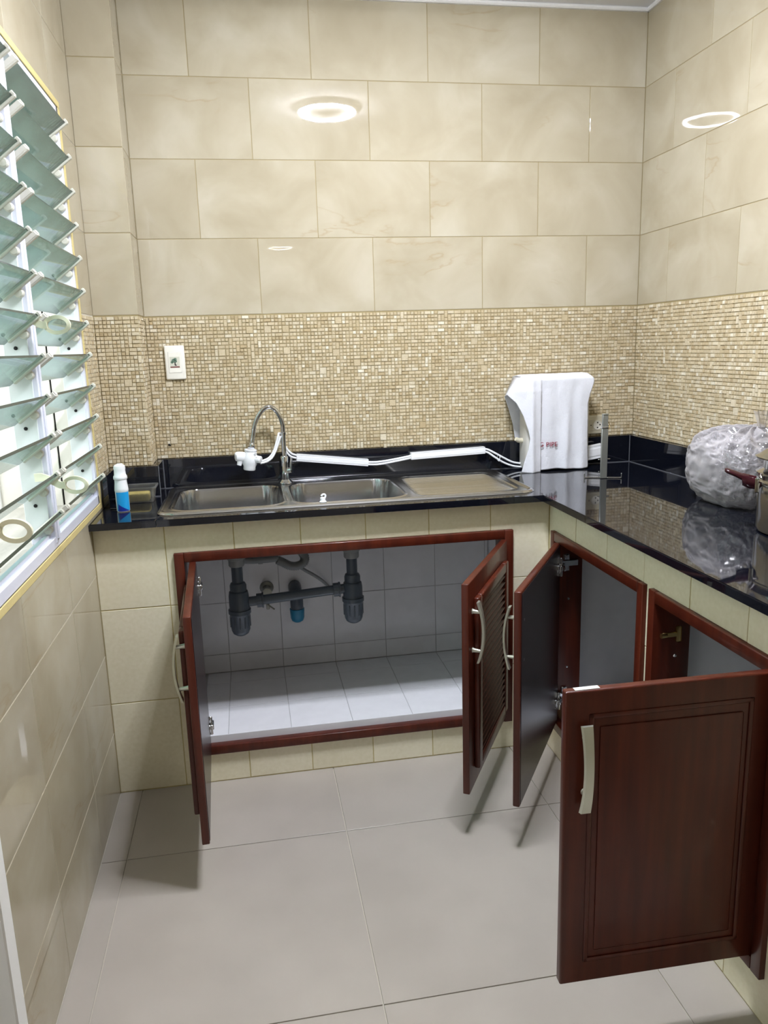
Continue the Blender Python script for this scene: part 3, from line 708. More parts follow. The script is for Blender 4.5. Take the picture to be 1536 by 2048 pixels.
obj('valve_cap', bm, M['white_plastic'], fv, angle=40)
bm = bmesh.new(); tube(bm, [(0.330, -0.100, 0.964), (0.352, -0.112, 0.960), (0.358, -0.115, 0.959), (0.360, -0.116, 0.9585)], [0.013, 0.0125, 0.0125, 0.010], 18)
for a in range(3):
    tube(bm, [(0.331+0.002*a, -0.107, 0.972-a*0.010), (0.345+0.002*a, -0.120, 0.984-a*0.014)], [0.006, 0.0025], 8)
obj('valve_knob', bm, M['white_plastic'], fv, angle=40)
# ---- twin white tubes and cable channels
def wt_tube(name, pts, label, r=0.0036, group=None):
    bm = bmesh.new(); tube(bm, smooth_path(pts, 8), r, 10); o = obj(name, bm, M['white_plastic'], smooth=True); recenter(o); return tag(o, label, 'tube', group)
wt_tube('water_tube', [(0.352, -0.108, 0.953), (0.372, -0.100, 0.955), (0.390, -0.092, 0.963), (0.405, -0.088, 0.982), (0.416, -0.084, 1.010), (0.424, -0.082, 1.034), (0.428, -0.074, 1.043), (0.436, -0.060, 1.030), (0.441, -0.052, 1.010), (0.453, -0.047, 0.984), (0.470, -0.043, 0.965), (0.492, -0.040, 0.956)], 'outer white water tube looping from valve up behind faucet riser')
wt_tube('water_tube', [(0.357, -0.108, 0.946), (0.380, -0.100, 0.950), (0.399, -0.092, 0.962), (0.413, -0.086, 0.985), (0.424, -0.084, 1.012), (0.431, -0.081, 1.030), (0.430, -0.066, 1.022), (0.440, -0.055, 0.992), (0.452, -0.047, 0.970), (0.468, -0.043, 0.954), (0.492, -0.040, 0.946)], 'inner white water tube looping from valve to first cable channel')
wt_tube('water_tube', [(0.738, -0.038, 0.919), (0.782, -0.040, 0.918), (0.840, -0.040, 0.924), (0.909, -0.038, 0.934)], 'upper white tube bridging the gap between both cable channels', group=None)
wt_tube('water_tube', [(0.738, -0.038, 0.911), (0.782, -0.040, 0.909), (0.840, -0.040, 0.916), (0.909, -0.038, 0.926)], 'lower white tube bridging the gap between both cable channels', group=None)
wt_tube('water_tube', [(1.178, -0.038, 0.944), (1.196, -0.040, 0.941), (1.224, -0.043, 0.926), (1.255, -0.045, 0.908), (1.290, -0.048, 0.890), (1.330, -0.052, 0.882)], 'upper white tube running from second channel down to the towel')
wt_tube('water_tube', [(1.178, -0.038, 0.935), (1.196, -0.041, 0.930), (1.224, -0.045, 0.910), (1.255, -0.048, 0.890), (1.290, -0.052, 0.876), (1.330, -0.056, 0.870)], 'lower white tube running from second channel down to the towel')
def channel(x0, z0, x1, z1, label, y=-0.0365, hh=0.0125, d=0.012):
    L = math.hypot(x1-x0, z1-z0); a = math.atan2(z1-z0, x1-x0); bm = bmesh.new()
    m = Matrix.Translation(((x0+x1)/2, y, (z0+z1)/2)) @ Matrix.Rotation(-a, 4, 'Y')
    box(bm, -L/2, L/2, -d, d, -hh, hh*0.85, bev=0.0012, mat=m)
    o = obj('cable_channel', bm, M['white_plastic']); tag(o, label, 'cable channel')
    bm = bmesh.new(); box(bm, -L/2, L/2, -d-0.0016, -d, -hh*0.55, hh*0.55, bev=0.0006, mat=m); box(bm, -L/2+0.0005, L/2-0.0005, -d-0.0008, d, hh*0.86, hh*1.0, bev=0.0004, mat=m)
    obj('channel_lid', bm, M['white_plastic'], o); return o
channel(0.486, 0.950, 0.744, 0.917, 'first white cable channel, sloping down just right of the faucet')
channel(0.902, 0.932, 1.184, 0.940, 'second white cable channel, nearly level, behind the drainer')
bm = bmesh.new(); tube(bm, smooth_path([(1.236, -0.052, 0.896), (1.232, -0.040, 0.902), (1.236, -0.036, 0.920), (1.240, -0.048, 0.915), (1.236, -0.053, 0.897)], 5), 0.0012, 6)
tag(recenter(obj('cable_tie', bm, M['white_plastic'], smooth=True)), 'small clear cable tie round the twin tubes near the towel', 'cable tie')
# ---- stopper on the sink rim
bm = bmesh.new(); sx, sy, sz = 0.536, -0.4585, ZC+0.0045
lathe(bm, [(0.0105, 0), (0.011, 0.0015), (0.0085, 0.003), (0.0075, 0.009), (0.0085, 0.011), (0.0085, 0.013), (0.006, 0.0145), (0, 0.0150)], 20, mat=Matrix.Translation((sx, sy, sz)))
tube(bm, smooth_path([(sx+0.006, sy, sz+0.012), (sx+0.0085, sy, sz+0.019), (sx+0.005, sy, sz+0.0235), (sx-0.001, sy, sz+0.0225), (sx-0.0045, sy, sz+0.0185)], 4), [0.0028]*17, 8)
tag(recenter(obj('sink_stopper', bm, M['white_plastic'], angle=40)), 'small white hooked plastic stopper on the sink front rim', 'stopper')

# ================================================================== CUPBOARDS
def door_panel(parent, hinge, ang, width, z0, z1, style, hand):
    """local: +x from the hinge to the free edge, +y out of the outer face (hand -1 flips it), z up"""
    tk = 0.019; m = Matrix.Translation(hinge) @ Matrix.Rotation(ang, 4, 'Z')
    bm = bmesh.new(); s = hand
    def lb(b, x0, x1, y0, y1, za, zb, bev=0.0, seg=1): box(b, x0, x1, min(s*y0, s*y1), max(s*y0, s*y1), za, zb, bev=bev, seg=seg)
    H0, H1 = z0, z1
    if style == 'panel':
        # slab with a routed double groove round the middle field
        mg = 0.045; g0, g1 = 0.006, 0.0125
        def ring(b, m0, m1, y1_):
            lb(b, m0, m1, 0, y1_, H0+m0, H1-m0); lb(b, width-m1, width-m0, 0, y1_, H0+m0, H1-m0)
            lb(b, m1, width-m1, 0, y1_, H0+m0, H0+m1); lb(b, m1, width-m1, 0, y1_, H1-m1, H1-m0)
        lb(bm, 0, width, -tk, 0, H0, H1, 0.0035, 2)
        lb(bm, mg+0.020, width-mg-0.020, 0, 0.003, H0+mg+0.025, H1-mg-0.025, 0.0024, 2)
        tmp0 = mg-0.001
        for (m0, m1) in ((mg, mg+0.009),):
            lb(bm, m0, width-m0, 0, 0.0022, H0+m0, H0+m1, 0.0016, 2); lb(bm, m0, width-m0, 0, 0.0022, H1-m1, H1-m0, 0.0016, 2)
            lb(bm, m0, m1, 0, 0.0022, H0+m0, H1-m0, 0.0016, 2); lb(bm, width-m1, width-m0, 0, 0.0022, H0+m0, H1-m0, 0.0016, 2)
    else:
        lb(bm, 0, width, -tk, 0, H0, H1, 0.0025, 2)
    d = obj('door', bm, M['wood'], None, angle=45); d.parent = parent; d.matrix_basis = abs_matrix(parent).inverted() @ m; d['_local'] = True
    bm = bmesh.new(); lb(bm, 0.006, width-0.006, -tk-0.0012, -tk+0.0004, H0+0.006, H1-0.006, 0.0006); obj('inner_face', bm, M['wood_dark'], d)
    if style == 'louvre':
        mg = 0.052; fw = 0.036; pr = 0.016
        bm = bmesh.new()
        for (x0, x1, za, zb) in ((mg, mg+fw, H0+mg, H1-mg), (width-mg-fw, width-mg, H0+mg, H1-mg), (mg+fw, width-mg-fw, H0+mg, H0+mg+fw*0.8), (mg+fw, width-mg-fw, H1-mg-fw*0.8, H1-mg)):
            lb(bm, x0, x1, 0.0003, pr, za, zb, 0.004, 2)
        obj('louvre_frame', bm, M['wood'], d, angle=45)
        a0 = H0+mg+fw*0.8; a1 = H1-mg-fw*0.8; n = 22; x0, x1 = mg+fw-0.002, width-mg-fw+0.002
        bm = bmesh.new(); lb(bm, -(x1-x0)/2, (x1-x0)/2, 0.001, 0.0135, -0.0035, 0.0035, 0.0015)
        bmesh.ops.rotate(bm, verts=bm.verts[:], cent=(0, s*0.007, 0), matrix=Matrix.Rotation(R(-32*s), 3, 'X'))
        sm = mesh_from(bm, 'slat', M['wood'])
        for k in range(n):
            o = bpy.data.objects.new('slat', sm); COL.objects.link(o); o.parent = d; o.location = ((x0+x1)/2, 0, a0+(a1-a0)*(k+0.5)/n)
    # handle: bowed strap on two conical posts
    hz0, hz1 = 0.504, 0.672; hx = width-0.034
    bm = bmesh.new(); rows = []; n = 20
    for k in range(n+1):
        t = k/n; z = hz0+(hz1-hz0)*t; e = 1-(2*t-1)**2; y = 0.018+0.014*e; hw = 0.0092+0.0022*(1-e)
        off = 0.0
        rows.append([(hx+off-hw, y-0.0028), (hx+off+hw, y-0.0028), (hx+off+hw*0.8, y+0.0028), (hx+off-hw*0.8, y+0.0028)])
        rows[-1] = [bm.verts.new((a, s*b_, z)) for a, b_ in rows[-1]]
    for p, q in zip(rows, rows[1:]):
        for k in range(4): bm.faces.new((p[k], p[(k+1) % 4], q[(k+1) % 4], q[k]))
    bm.faces.new(rows[0]); bm.faces.new(rows[-1]); bmesh.ops.recalc_face_normals(bm, faces=bm.faces[:])
    for z in (hz0+0.030, hz1-0.030):
        tube(bm, [(hx-0.006, 0.0, z), (hx-0.006, s*0.004, z), (hx-0.003, s*0.026, z)], [0.0080, 0.0060, 0.0040], 12)
    obj('handle', bm, M['nickel'], d, angle=45, label='bowed satin nickel handle')
    for z in (hz0+0.030, hz1-0.030):
        bm = bmesh.new(); lathe(bm, [(0.0042, 0), (0.0036, 0.0012), (0, 0.0015)], 10, mat=Matrix.Translation((hx, -s*tk, z)) @ Matrix.Rotation(R(90*s), 4, 'X')); obj('screw', bm, M['chrome'], d)
    # hinge leaves on the inner face
    for z in (H0+0.075, H1-0.075):
        bm = bmesh.new()
        lb(bm, 0.006, 0.012, -tk-0.010, -tk, z-0.030, z+0.030, 0.002)
        lathe(bm, [(0.0165, 0), (0.0165, 0.0035), (0.012, 0.0045), (0, 0.0045)], 18, mat=Matrix.Translation((0.024, -s*tk, z)) @ Matrix.Rotation(R(90*s), 4, 'X'))
        lb(bm, -0.012, 0.024, -tk-0.014, -tk-0.003, z-0.008, z+0.008, 0.002)
        obj('hinge', bm, M['chrome'], d, angle=40)
    return d
def cupboard(name, label, fm_, w, z0, z1, loc, rail=0.029, depth=0.085):
    """frame of four rails in the plane's own (u, z), standing 12 mm proud"""
    t = thing(name, label, 'cupboard', loc)
    pr = 0.012
    for (a, b_, c, d) in ((0, rail, z0, z1), (w-rail, w, z0, z1), (rail, w-rail, z1-rail, z1), (rail, w-rail, z0, z0+rail)):
        bm = bmesh.new(); box(bm, a+0.0003, b_-0.0003, c+0.0003, d-0.0003, -depth if a in (0, w-rail) else (-0.016 if c == z0 else -0.04), pr, bev=0.0022, seg=2, mat=fm_)
        obj('frame_rail', bm, M['wood'], t, angle=45)
    return t
c1 = cupboard('sink_cupboard', 'wide red-brown wooden cupboard under the sink with both doors open', frame_mat((F1[0], YF, 0), (1, 0, 0), (0, -1, 0)), F1[1]-F1[0], F1[2], F1[3], (0.6, YF, F1[2]))
door_panel(c1, (0.128, -0.532, 0), math.atan2(-1.030+0.532, 0.1455-0.128), 0.493, 0.130, 0.727, 'louvre', -1)['label'] = 'left door, opened straight out'
door_panel(c1, (1.098, -0.545, 0), math.atan2(-0.957+0.545, 0.853-1.098), 0.480, 0.130, 0.727, 'louvre', 1)['label'] = 'right louvred door, opened halfway'
c2 = cupboard('corner_cupboard', 'narrow red-brown cupboard next to the corner, door ajar toward the sink', frame_mat((XI, -F2[0], 0), (0, -1, 0), (-1, 0, 0)), F2[1]-F2[0], F2[2], F2[3], (XI, -0.84, F2[2]))
door_panel(c2, (1.228, -0.606, 0), math.atan2(-1.033+0.606, 0.947-1.228), 0.510, 0.130, 0.724, 'panel', -1)
c3 = cupboard('end_cupboard', 'red-brown cupboard nearest the viewer, its panelled door swung wide open', frame_mat((XI, -F3[0], 0), (0, -1, 0), (-1, 0, 0)), F3[1]-F3[0], F3[2], F3[3], (XI, -1.4, F3[2]))
door_panel(c3, (1.247, -1.6105, 0), math.atan2(0.008, -0.406), 0.406, 0.130, 0.730, 'panel', 1)
# dark jamb boards with hinge plates inside the two right-hand openings
def jamb(parent, y, ysgn, z0, z1):
    bm = bmesh.new(); box(bm, XI+0.087, XI+0.140, min(y, y+ysgn*0.018), max(y, y+ysgn*0.018), z0, z1, bev=0.001); obj('jamb_board', bm, M['wood_dark'], parent)
for z in (0.205, 0.650):
    bm = bmesh.new(); box(bm, XI-0.004, XI+0.066, -F2[0]-0.041, -F2[0]-0.0292, z-0.010, z+0.010, bev=0.002); box(bm, XI+0.020, XI+0.040, -F2[0]-0.034, -F2[0]-0.0291, z-0.028, z+0.028, bev=0.003)
    for dz in (-0.020, 0.020): lathe(bm, [(0.006, 0), (0.005, 0.003), (0, 0.0035)], 10, mat=Matrix.Translation((XI+0.030, -F2[0]-0.034, z+dz)) @ Matrix.Rotation(R(90), 4, 'X'))
    obj('hinge_arm', bm, M['chrome'], c2, angle=40)
for z in (0.30, 0.53):
    bm = bmesh.new(); lathe(bm, [(0.004, 0), (0.003, 0.002), (0, 0.0025)], 10, mat=Matrix.Translation((XI+0.040, -F2[0]-0.029, z)) @ Matrix.Rotation(R(90), 4, 'X')); obj('screw', bm, M['chrome'], c2)
bm = bmesh.new(); yj = -F3[0]-0.0295
box(bm, XI+0.012, XI+0.050, yj-0.004, yj, 0.634, 0.646, bev=0.0015); box(bm, XI+0.046, XI+0.060, yj-0.004, yj, 0.620, 0.660, bev=0.004, seg=2); tube(bm, [(XI+0.006, yj-0.006, 0.640), (XI+0.022, yj-0.005, 0.640)], [0.006, 0.005], 10)
obj('hinge_plate', bm, M['brass'], c3, angle=40, label='brass T-shaped hinge plate')
bm = bmesh.new(); lathe(bm, [(0.0045, 0), (0.003, 0.002), (0, 0.0025)], 10, mat=Matrix.Translation((XI+0.048, yj, 0.585)) @ Matrix.Rotation(R(90), 4, 'X')); obj('screw', bm, M['chrome'], c3)
# white paper label on top edge of the near door
bm = bmesh.new(); box(bm, 0.872-0.012, 0.872+0.034, -1.600, -1.589, 0.7302, 0.7312); tag(recenter(obj('paper_label', bm, M['paint'])), 'strip of white paper tape on the top edge of the wide open near door', 'label')

# ================================================================== PLUMBING IN THE SINK CUPBOARD
def trap(x, y, zt, zb, label, side):
    t = thing('bottle_trap', label, 'drain trap', (x, y, zb))
    bm = bmesh.new(); lathe(bm, [(0.0185, 0.572-zb), (0.0185, 0.706-zb)], 22, mat=Matrix.Translation((x, y, zb))); obj('tailpipe', bm, M['pvc'], t, angle=40)
    bm = bmesh.new(); lathe(bm, [(0.024, 0.632-zb), (0.026, 0.636-zb), (0.026, 0.654-zb), (0.030, 0.657-zb), (0.032, 0.700-zb), (0.036, 0.705-zb)], 22, mat=Matrix.Translation((x, y, zb))); obj('waste_flange', bm, M['pvc_light'], t, angle=40)
    bm = bmesh.new(); lathe(bm, [(0.0255, 0.546-zb), (0.0275, 0.549-zb), (0.0275, 0.566-zb), (0.024, 0.574-zb), (0.020, 0.576-zb)], 16, mat=Matrix.Translation((x, y, zb))); obj('slip_nut', bm, M['pvc'], t, angle=25)
    bm = bmesh.new(); lathe(bm, [(0.0335, 0.475-zb), (0.0335, 0.530-zb), (0.031, 0.544-zb), (0.024, 0.549-zb)], 26, mat=Matrix.Translation((x, y, zb)))
    obj('trap_body', bm, M['pvc'], t, angle=40)
    bm = bmesh.new(); lathe(bm, [(0, 0), (0.016, 0.001), (0.026, 0.008), (0.031, 0.020), (0.034, 0.075), (0.0375, 0.079), (0.0375, 0.092)], 26, mat=Matrix.Translation((x, y, zb)))
    for k in range(12):
        a = k*math.pi/6; box(bm, 0.030, 0.0345, -0.0022, 0.0022, 0.030, 0.070, bev=0.001, mat=Matrix.Translation((x, y, zb)) @ Matrix.Rotation(a, 4, 'Z'))
    obj('trap_cup', bm, M['pvc'], t, angle=40)
    return t
tz = 0.515
trap(0.256, -0.275, 0.70, 0.390, 'dark grey bottle trap under the left sink bowl', 1)
trap(0.640, -0.275, 0.70, 0.400, 'dark grey bottle trap under the right sink bowl', -1)
wp = thing('waste_pipe', 'horizontal grey waste pipe linking the two bottle traps', 'pipe', (0.45, -0.275, 0.50))
bm = bmesh.new(); tube(bm, [(0.288, -0.275, 0.505), (0.610, -0.275, 0.524)], 0.0165, 20); obj('pipe_tube', bm, M['pvc'], wp, angle=40)
for x in (0.325, 0.585):
    zc = 0.505+(x-0.288)/0.322*0.019
    bm = bmesh.new(); tube(bm, [(x-0.011, -0.275, zc-0.0006), (x+0.006, -0.275, zc), (x+0.007, -0.275, zc), (x+0.012, -0.275, zc)], [0.0235, 0.0235, 0.026, 0.026], 14); obj('coupling_nut', bm, M['pvc'], wp, angle=25)
cap = thing('capped_wall_pipe', 'grey wall outlet elbow with a bright blue cap behind the waste pipe', 'pipe', (0.455, -0.09, 0.36))
bm = bmesh.new(); tube(bm, smooth_path([(0.455, -0.014, 0.465), (0.455, -0.055, 0.463), (0.456, -0.085, 0.452), (0.456, -0.092, 0.430), (0.456, -0.092, 0.405)], 4), 0.0235, 18); obj('elbow', bm, M['pvc'], cap, angle=50)
bm = bmesh.new(); lathe(bm, [(0, 0), (0.012, 0.001), (0.021, 0.007), (0.025, 0.018), (0.0265, 0.048), (0.0265, 0.052), (0.022, 0.053)], 24, mat=Matrix.Translation((0.456, -0.092, 0.352))); obj('blue_cap', bm, M['blue_cap'], cap, angle=40, label='bright blue end cap')
bm = bmesh.new(); tube(bm, smooth_path([(0.395, -0.12, 0.60), (0.415, -0.12, 0.588), (0.437, -0.12, 0.575), (0.462, -0.12, 0.572), (0.486, -0.12, 0.582), (0.492, -0.12, 0.602), (0.480, -0.12, 0.625)], 10), 0.0155, 16, ribs=0.10)
tag(recenter(obj('corrugated_hose', bm, M['pvc_light'], smooth=True)), 'curled grey corrugated overflow hose hanging under the sink', 'hose')
bm = bmesh.new(); tube(bm, smooth_path([(0.470, -0.10, 0.565), (0.492, -0.09, 0.545), (0.525, -0.08, 0.520), (0.556, -0.06, 0.490), (0.580, -0.035, 0.455), (0.585, -0.016, 0.430)], 6), 0.0062, 10)
tag(recenter(obj('supply_hose', bm, M['pvc_light'], smooth=True)), 'thin grey supply hose slanting down behind the waste pipe', 'hose')
bm = bmesh.new(); tube(bm, smooth_path([(0.262, -0.13, 0.612), (0.300, -0.12, 0.604), (0.350, -0.12, 0.604), (0.400, -0.12, 0.606)], 5), 0.012, 14); lathe(bm, [(0.015, -0.008), (0.015, 0.008)], 14, mat=Matrix.Translation((0.335, -0.12, 0.604)) @ Matrix.Rotation(R(90), 4, 'Y'))
tag(recenter(obj('overflow_pipe', bm, M['pvc_light'], angle=50)), 'short pale grey overflow pipe running left from the corrugated hose', 'pipe')
bm = bmesh.new(); lathe(bm, [(0.026, 0), (0.024, 0.006), (0.014, 0.010), (0.014, 0.05), (0.017, 0.052), (0.017, 0.066), (0, 0.068)], 18, mat=Matrix.Translation((0.352, -0.015, 0.468)) @ Matrix.Rotation(R(90), 4, 'X'))
box(bm, 0.346, 0.358, -0.082, -0.060, 0.405, 0.466, bev=0.002); tube(bm, [(0.345, -0.085, 0.43), (0.375, -0.085, 0.405)], 0.003, 8)
tag(recenter(obj('shutoff_valve', bm, M['dull_steel'], angle=40)), 'small steel shutoff valve on the cupboard wall behind the waste pipe', 'valve')

# ================================================================== WALL PLATES
def plate(name, label, cat, x0, x1, z0, z1):
    t = thing(name, label, cat, ((x0+x1)/2, 0, z0))
    bm = bmesh.new(); box(bm, x0, x1, -0.0125, -0.0005, z0, z1, bev=0.005, seg=3); obj('plate', bm, M['plate'] if cat == 'switch' else M['ivory'], t, angle=40); return t
sw = plate('wall_switch', 'white upright wall plate with picture sticker on the mosaic above the sink', 'switch', 0.057, 0.124, 1.238, 1.353)
bm = bmesh.new(); box(bm, 0.069, 0.112, -0.0140, -0.0120, 1.261, 1.331, bev=0.0008); obj('rocker', bm, M['plate'], sw)
bm = bmesh.new(); box(bm, 0.0685, 0.1125, -0.0128, -0.0118, 1.2605, 1.3315); obj('rocker_gap', bm, M['grout_grey'], sw)
bm = bmesh.new(); box(bm, 0.0735, 0.1065, -0.0146, -0.0139, 1.278, 1.315); stk = obj('sticker', bm, M['sticker'], sw)
bm = bmesh.new()
for (x, z, r) in ((0.086, 1.302, 0.0065), (0.092, 1.306, 0.0055), (0.081, 1.297, 0.0045), (0.094, 1.300, 0.0040)): lathe(bm, [(r, 0), (r, 0.0004)], 14, mat=Matrix.Translation((x, -0.0145, z)) @ Matrix.Rotation(R(90), 4, 'X'))
obj('tree_print', bm, M['sticker_green'], stk)
bm = bmesh.new(); box(bm, 0.089, 0.0925, -0.0150, -0.0145, 1.286, 1.297); box(bm, 0.090, 0.096, -0.0150, -0.0145, 1.2855, 1.2885); obj('trunk_print', bm, M['sticker_black'], stk)
bm = bmesh.new(); box(bm, 0.0745, 0.1055, -0.0150, -0.0145, 1.2790, 1.2825); obj('caption_bar', bm, M['sticker_red'], stk)
ou = plate('power_socket', 'ivory double power socket half hidden behind towel, right end of back wall', 'socket', 1.545, 1.667, 0.9745, 1.046)
bm = bmesh.new(); box(bm, 1.556, 1.658, -0.0138, -0.0122, 0.987, 1.031, bev=0.0008); obj('socket_face', bm, M['ivory'], ou)
for cx in (1.583, 1.640):
    bm = bmesh.new(); lathe(bm, [(0.0175, 0.0), (0.0175, 0.0016), (0.0155, 0.0016), (0.0150, 0.0004), (0, 0.0004)], 24, mat=Matrix.Translation((cx, -0.0138, 1.009)) @ Matrix.Rotation(R(90), 4, 'X')); so = obj('outlet_ring', bm, M['plate'], ou, angle=40)
    bm = bmesh.new()
    for (dx, dz) in ((0, 0.0095), (0, -0.0095), (0.010, 0.001)): lathe(bm, [(0.0028, 0), (0.0028, 0.0006), (0, 0.0006)], 10, mat=Matrix.Translation((cx+dx, -0.0144, 1.009+dz)) @ Matrix.Rotation(R(90), 4, 'X'))
    obj('pin_hole', bm, M['dark'], ou)
bm = bmesh.new(); lathe(bm, [(0.0022, 0), (0.0022, 0.0006), (0, 0.0006)], 10, mat=Matrix.Translation((1.6135, -0.0139, 1.009)) @ Matrix.Rotation(R(90), 4, 'X')); obj('indicator_hole', bm, M['dark'], ou)
bm = bmesh.new(); box(bm, 0.0435, 0.0495, -0.006, 0.003, 1.010, 1.017, bev=0.001); box(bm, 0.048, 0.052, -0.0055, 0.002, 1.0095, 1.013, bev=0.0008)
struct(obj('trim_3', bm, M['dark']))['label'] = 'small dark chipped hole in the mosaic low on the left'

# ================================================================== BOTTLE AND TUB AT LEFT
bx, by = -0.066, -0.385
bt = thing('spray_bottle', 'white squeeze bottle with bright blue label at the left end of worktop', 'bottle', (bx, by, ZC))
bm = bmesh.new(); lathe(bm, [(0.0175, 0), (0.0195, 0.003), (0.0195, 0.062), (0.0205, 0.064), (0.0200, 0.072), (0.0178, 0.090), (0.0180, 0.098)], 28, mat=Matrix.Translation((bx, by, ZC)))
obj('bottle_body', bm, M['bottle_white'], bt, angle=40)
bm = bmesh.new(); seg = 28; z0_ = ZC+0.006; z1_ = ZC+0.060
def band(lo, hi, r, mat, name, a0=R(-135), a1=R(45)):
    tmp = bmesh.new(); n = 30; pr = []
    for k in range(n+1):
        a = a0+(a1-a0)*k/n; l, h = lo(k/n), hi(k/n)
        pr.append((tmp.verts.new((bx+r*math.cos(a), by+r*math.sin(a), l)), tmp.verts.new((bx+r*math.cos(a), by+r*math.sin(a), h))))
    for p, q in zip(pr, pr[1:]):
        if (p[1].co.z-p[0].co.z)+(q[1].co.z-q[0].co.z) > 1e-4: tmp.faces.new((p[0], q[0], q[1], p[1]))
    b_ = bmesh.new(); merge(b_, tmp); return obj(name, b_, mat, bt, smooth=True)
band(lambda t: ZC+0.004, lambda t: ZC+0.061, 0.01975, M['bottle_blue'], 'label_band', R(-140), R(-10))
band(lambda t: ZC+0.003, lambda t: ZC+0.003+0.022*max(0, 1-((t-0.15)*1.25))**1.2 if t > 0.12 else ZC+0.003, 0.0199, M['bottle_navy'], 'label_wave', R(-140), R(-10))
bm = bmesh.new(); lathe(bm, [(0.0185, 0.098), (0.0205, 0.101), (0.0200, 0.108), (0.0172, 0.113), (0.0165, 0.126), (0.0175, 0.132), (0.0165, 0.140), (0.010, 0.144), (0, 0.1445)], 26, mat=Matrix.Translation((bx, by, ZC)))
box(bm, -0.004, 0.013, -0.006, 0.006, 0.140, 0.1465, bev=0.0025, seg=2, mat=Matrix.Translation((bx-0.003, by, ZC)))
obj('cap', bm, M['bottle_white'], bt, angle=40)
# tub with a sponge
tb = thing('plastic_tub', 'clear rectangular plastic tub in the left corner of the worktop', 'tub', (-0.035, -0.235, ZC))
def shell(bm, cx, cy, rows, n=8):
    rings = []
    for (w, d, r, z) in rows:
        ring = []
        for (sx_, sy_, a0) in ((1, 1, 0), (-1, 1, 90), (-1, -1, 180), (1, -1, 270)):
            for k in range(n+1):
                a = R(a0+90*k/n); ring.append(bm.verts.new((cx+sx_*(w/2-r)+r*math.cos(a), cy+sy_*(d/2-r)+r*math.sin(a), z)))
        rings.append(ring)
    for a_, b_ in zip(rings, rings[1:]):
        m_ = len(a_)
        for k in range(m_): bm.faces.new((a_[k], a_[(k+1) % m_], b_[(k+1) % m_], b_[k]))
    return rings
bm = bmesh.new(); rg = shell(bm, -0.037, -0.236, [(0.092, 0.066, 0.010, ZC+0.001), (0.106, 0.080, 0.012, ZC+0.050), (0.116, 0.090, 0.014, ZC+0.0505), (0.116, 0.090, 0.014, ZC+0.047)])
bm.faces.new(rg[0][::-1]); o = obj('tub_wall', bm, M['tub'], tb, angle=40); sd = o.modifiers.new('thickness', 'SOLIDIFY'); sd.thickness = 0.001
bm = bmesh.new(); box(bm, -0.078, -0.003, -0.262, -0.222, ZC+0.0025, ZC+0.032, bev=0.006, seg=3); tag(recenter(obj('sponge', bm, M['sponge'], angle=50)), 'yellow sponge lying inside the clear plastic tub', 'sponge')
bm = bmesh.new(); tube(bm, smooth_path([(-0.110, -0.345, ZC+0.003), (-0.092, -0.352, ZC+0.003), (-0.085, -0.332, ZC+0.003), (-0.086, -0.305, ZC+0.003), (-0.094, -0.288, ZC+0.003)], 6), 0.0016, 6)
tag(recenter(obj('thin_wire', bm, M['caulk'], smooth=True)), 'short thin grey wire curling beside the bottle', 'wire')

# ================================================================== WATER PURIFIER UNDER TOWEL
pu = thing('water_purifier', 'white countertop appliance mostly covered by the draped towel', 'appliance', (1.44, -0.075, ZC))
bm = bmesh.new(); box(bm, 1.318, 1.560, -0.120, -0.030, ZC+0.004, 1.198, bev=0.016, seg=4); obj('casing', bm, M['casing'], pu, angle=50)
bm = bmesh.new(); box(bm, 1.330, 1.550, -0.112, -0.036, ZC, ZC+0.005, bev=0.001); obj('foot', bm, M['dark'], pu)
bm = bmesh.new(); tube(bm, [(1.325, -0.070, 0.972), (1.302, -0.074, 0.974), (1.291, -0.076, 0.980)], [0.010, 0.009, 0.0075], 12); obj('outlet_spout', bm, M['ivory'], pu, angle=50)
def interp(tab, z):
    for (a, va), (c, vc) in zip(tab, tab[1:]):
        if a >= z >= c or a <= z <= c: return va+(vc-va)*(0 if a == c else (z-a)/(c-a))
    return tab[-1][1] if abs(z-tab[-1][0]) < abs(z-tab[0][0]) else tab[0][1]
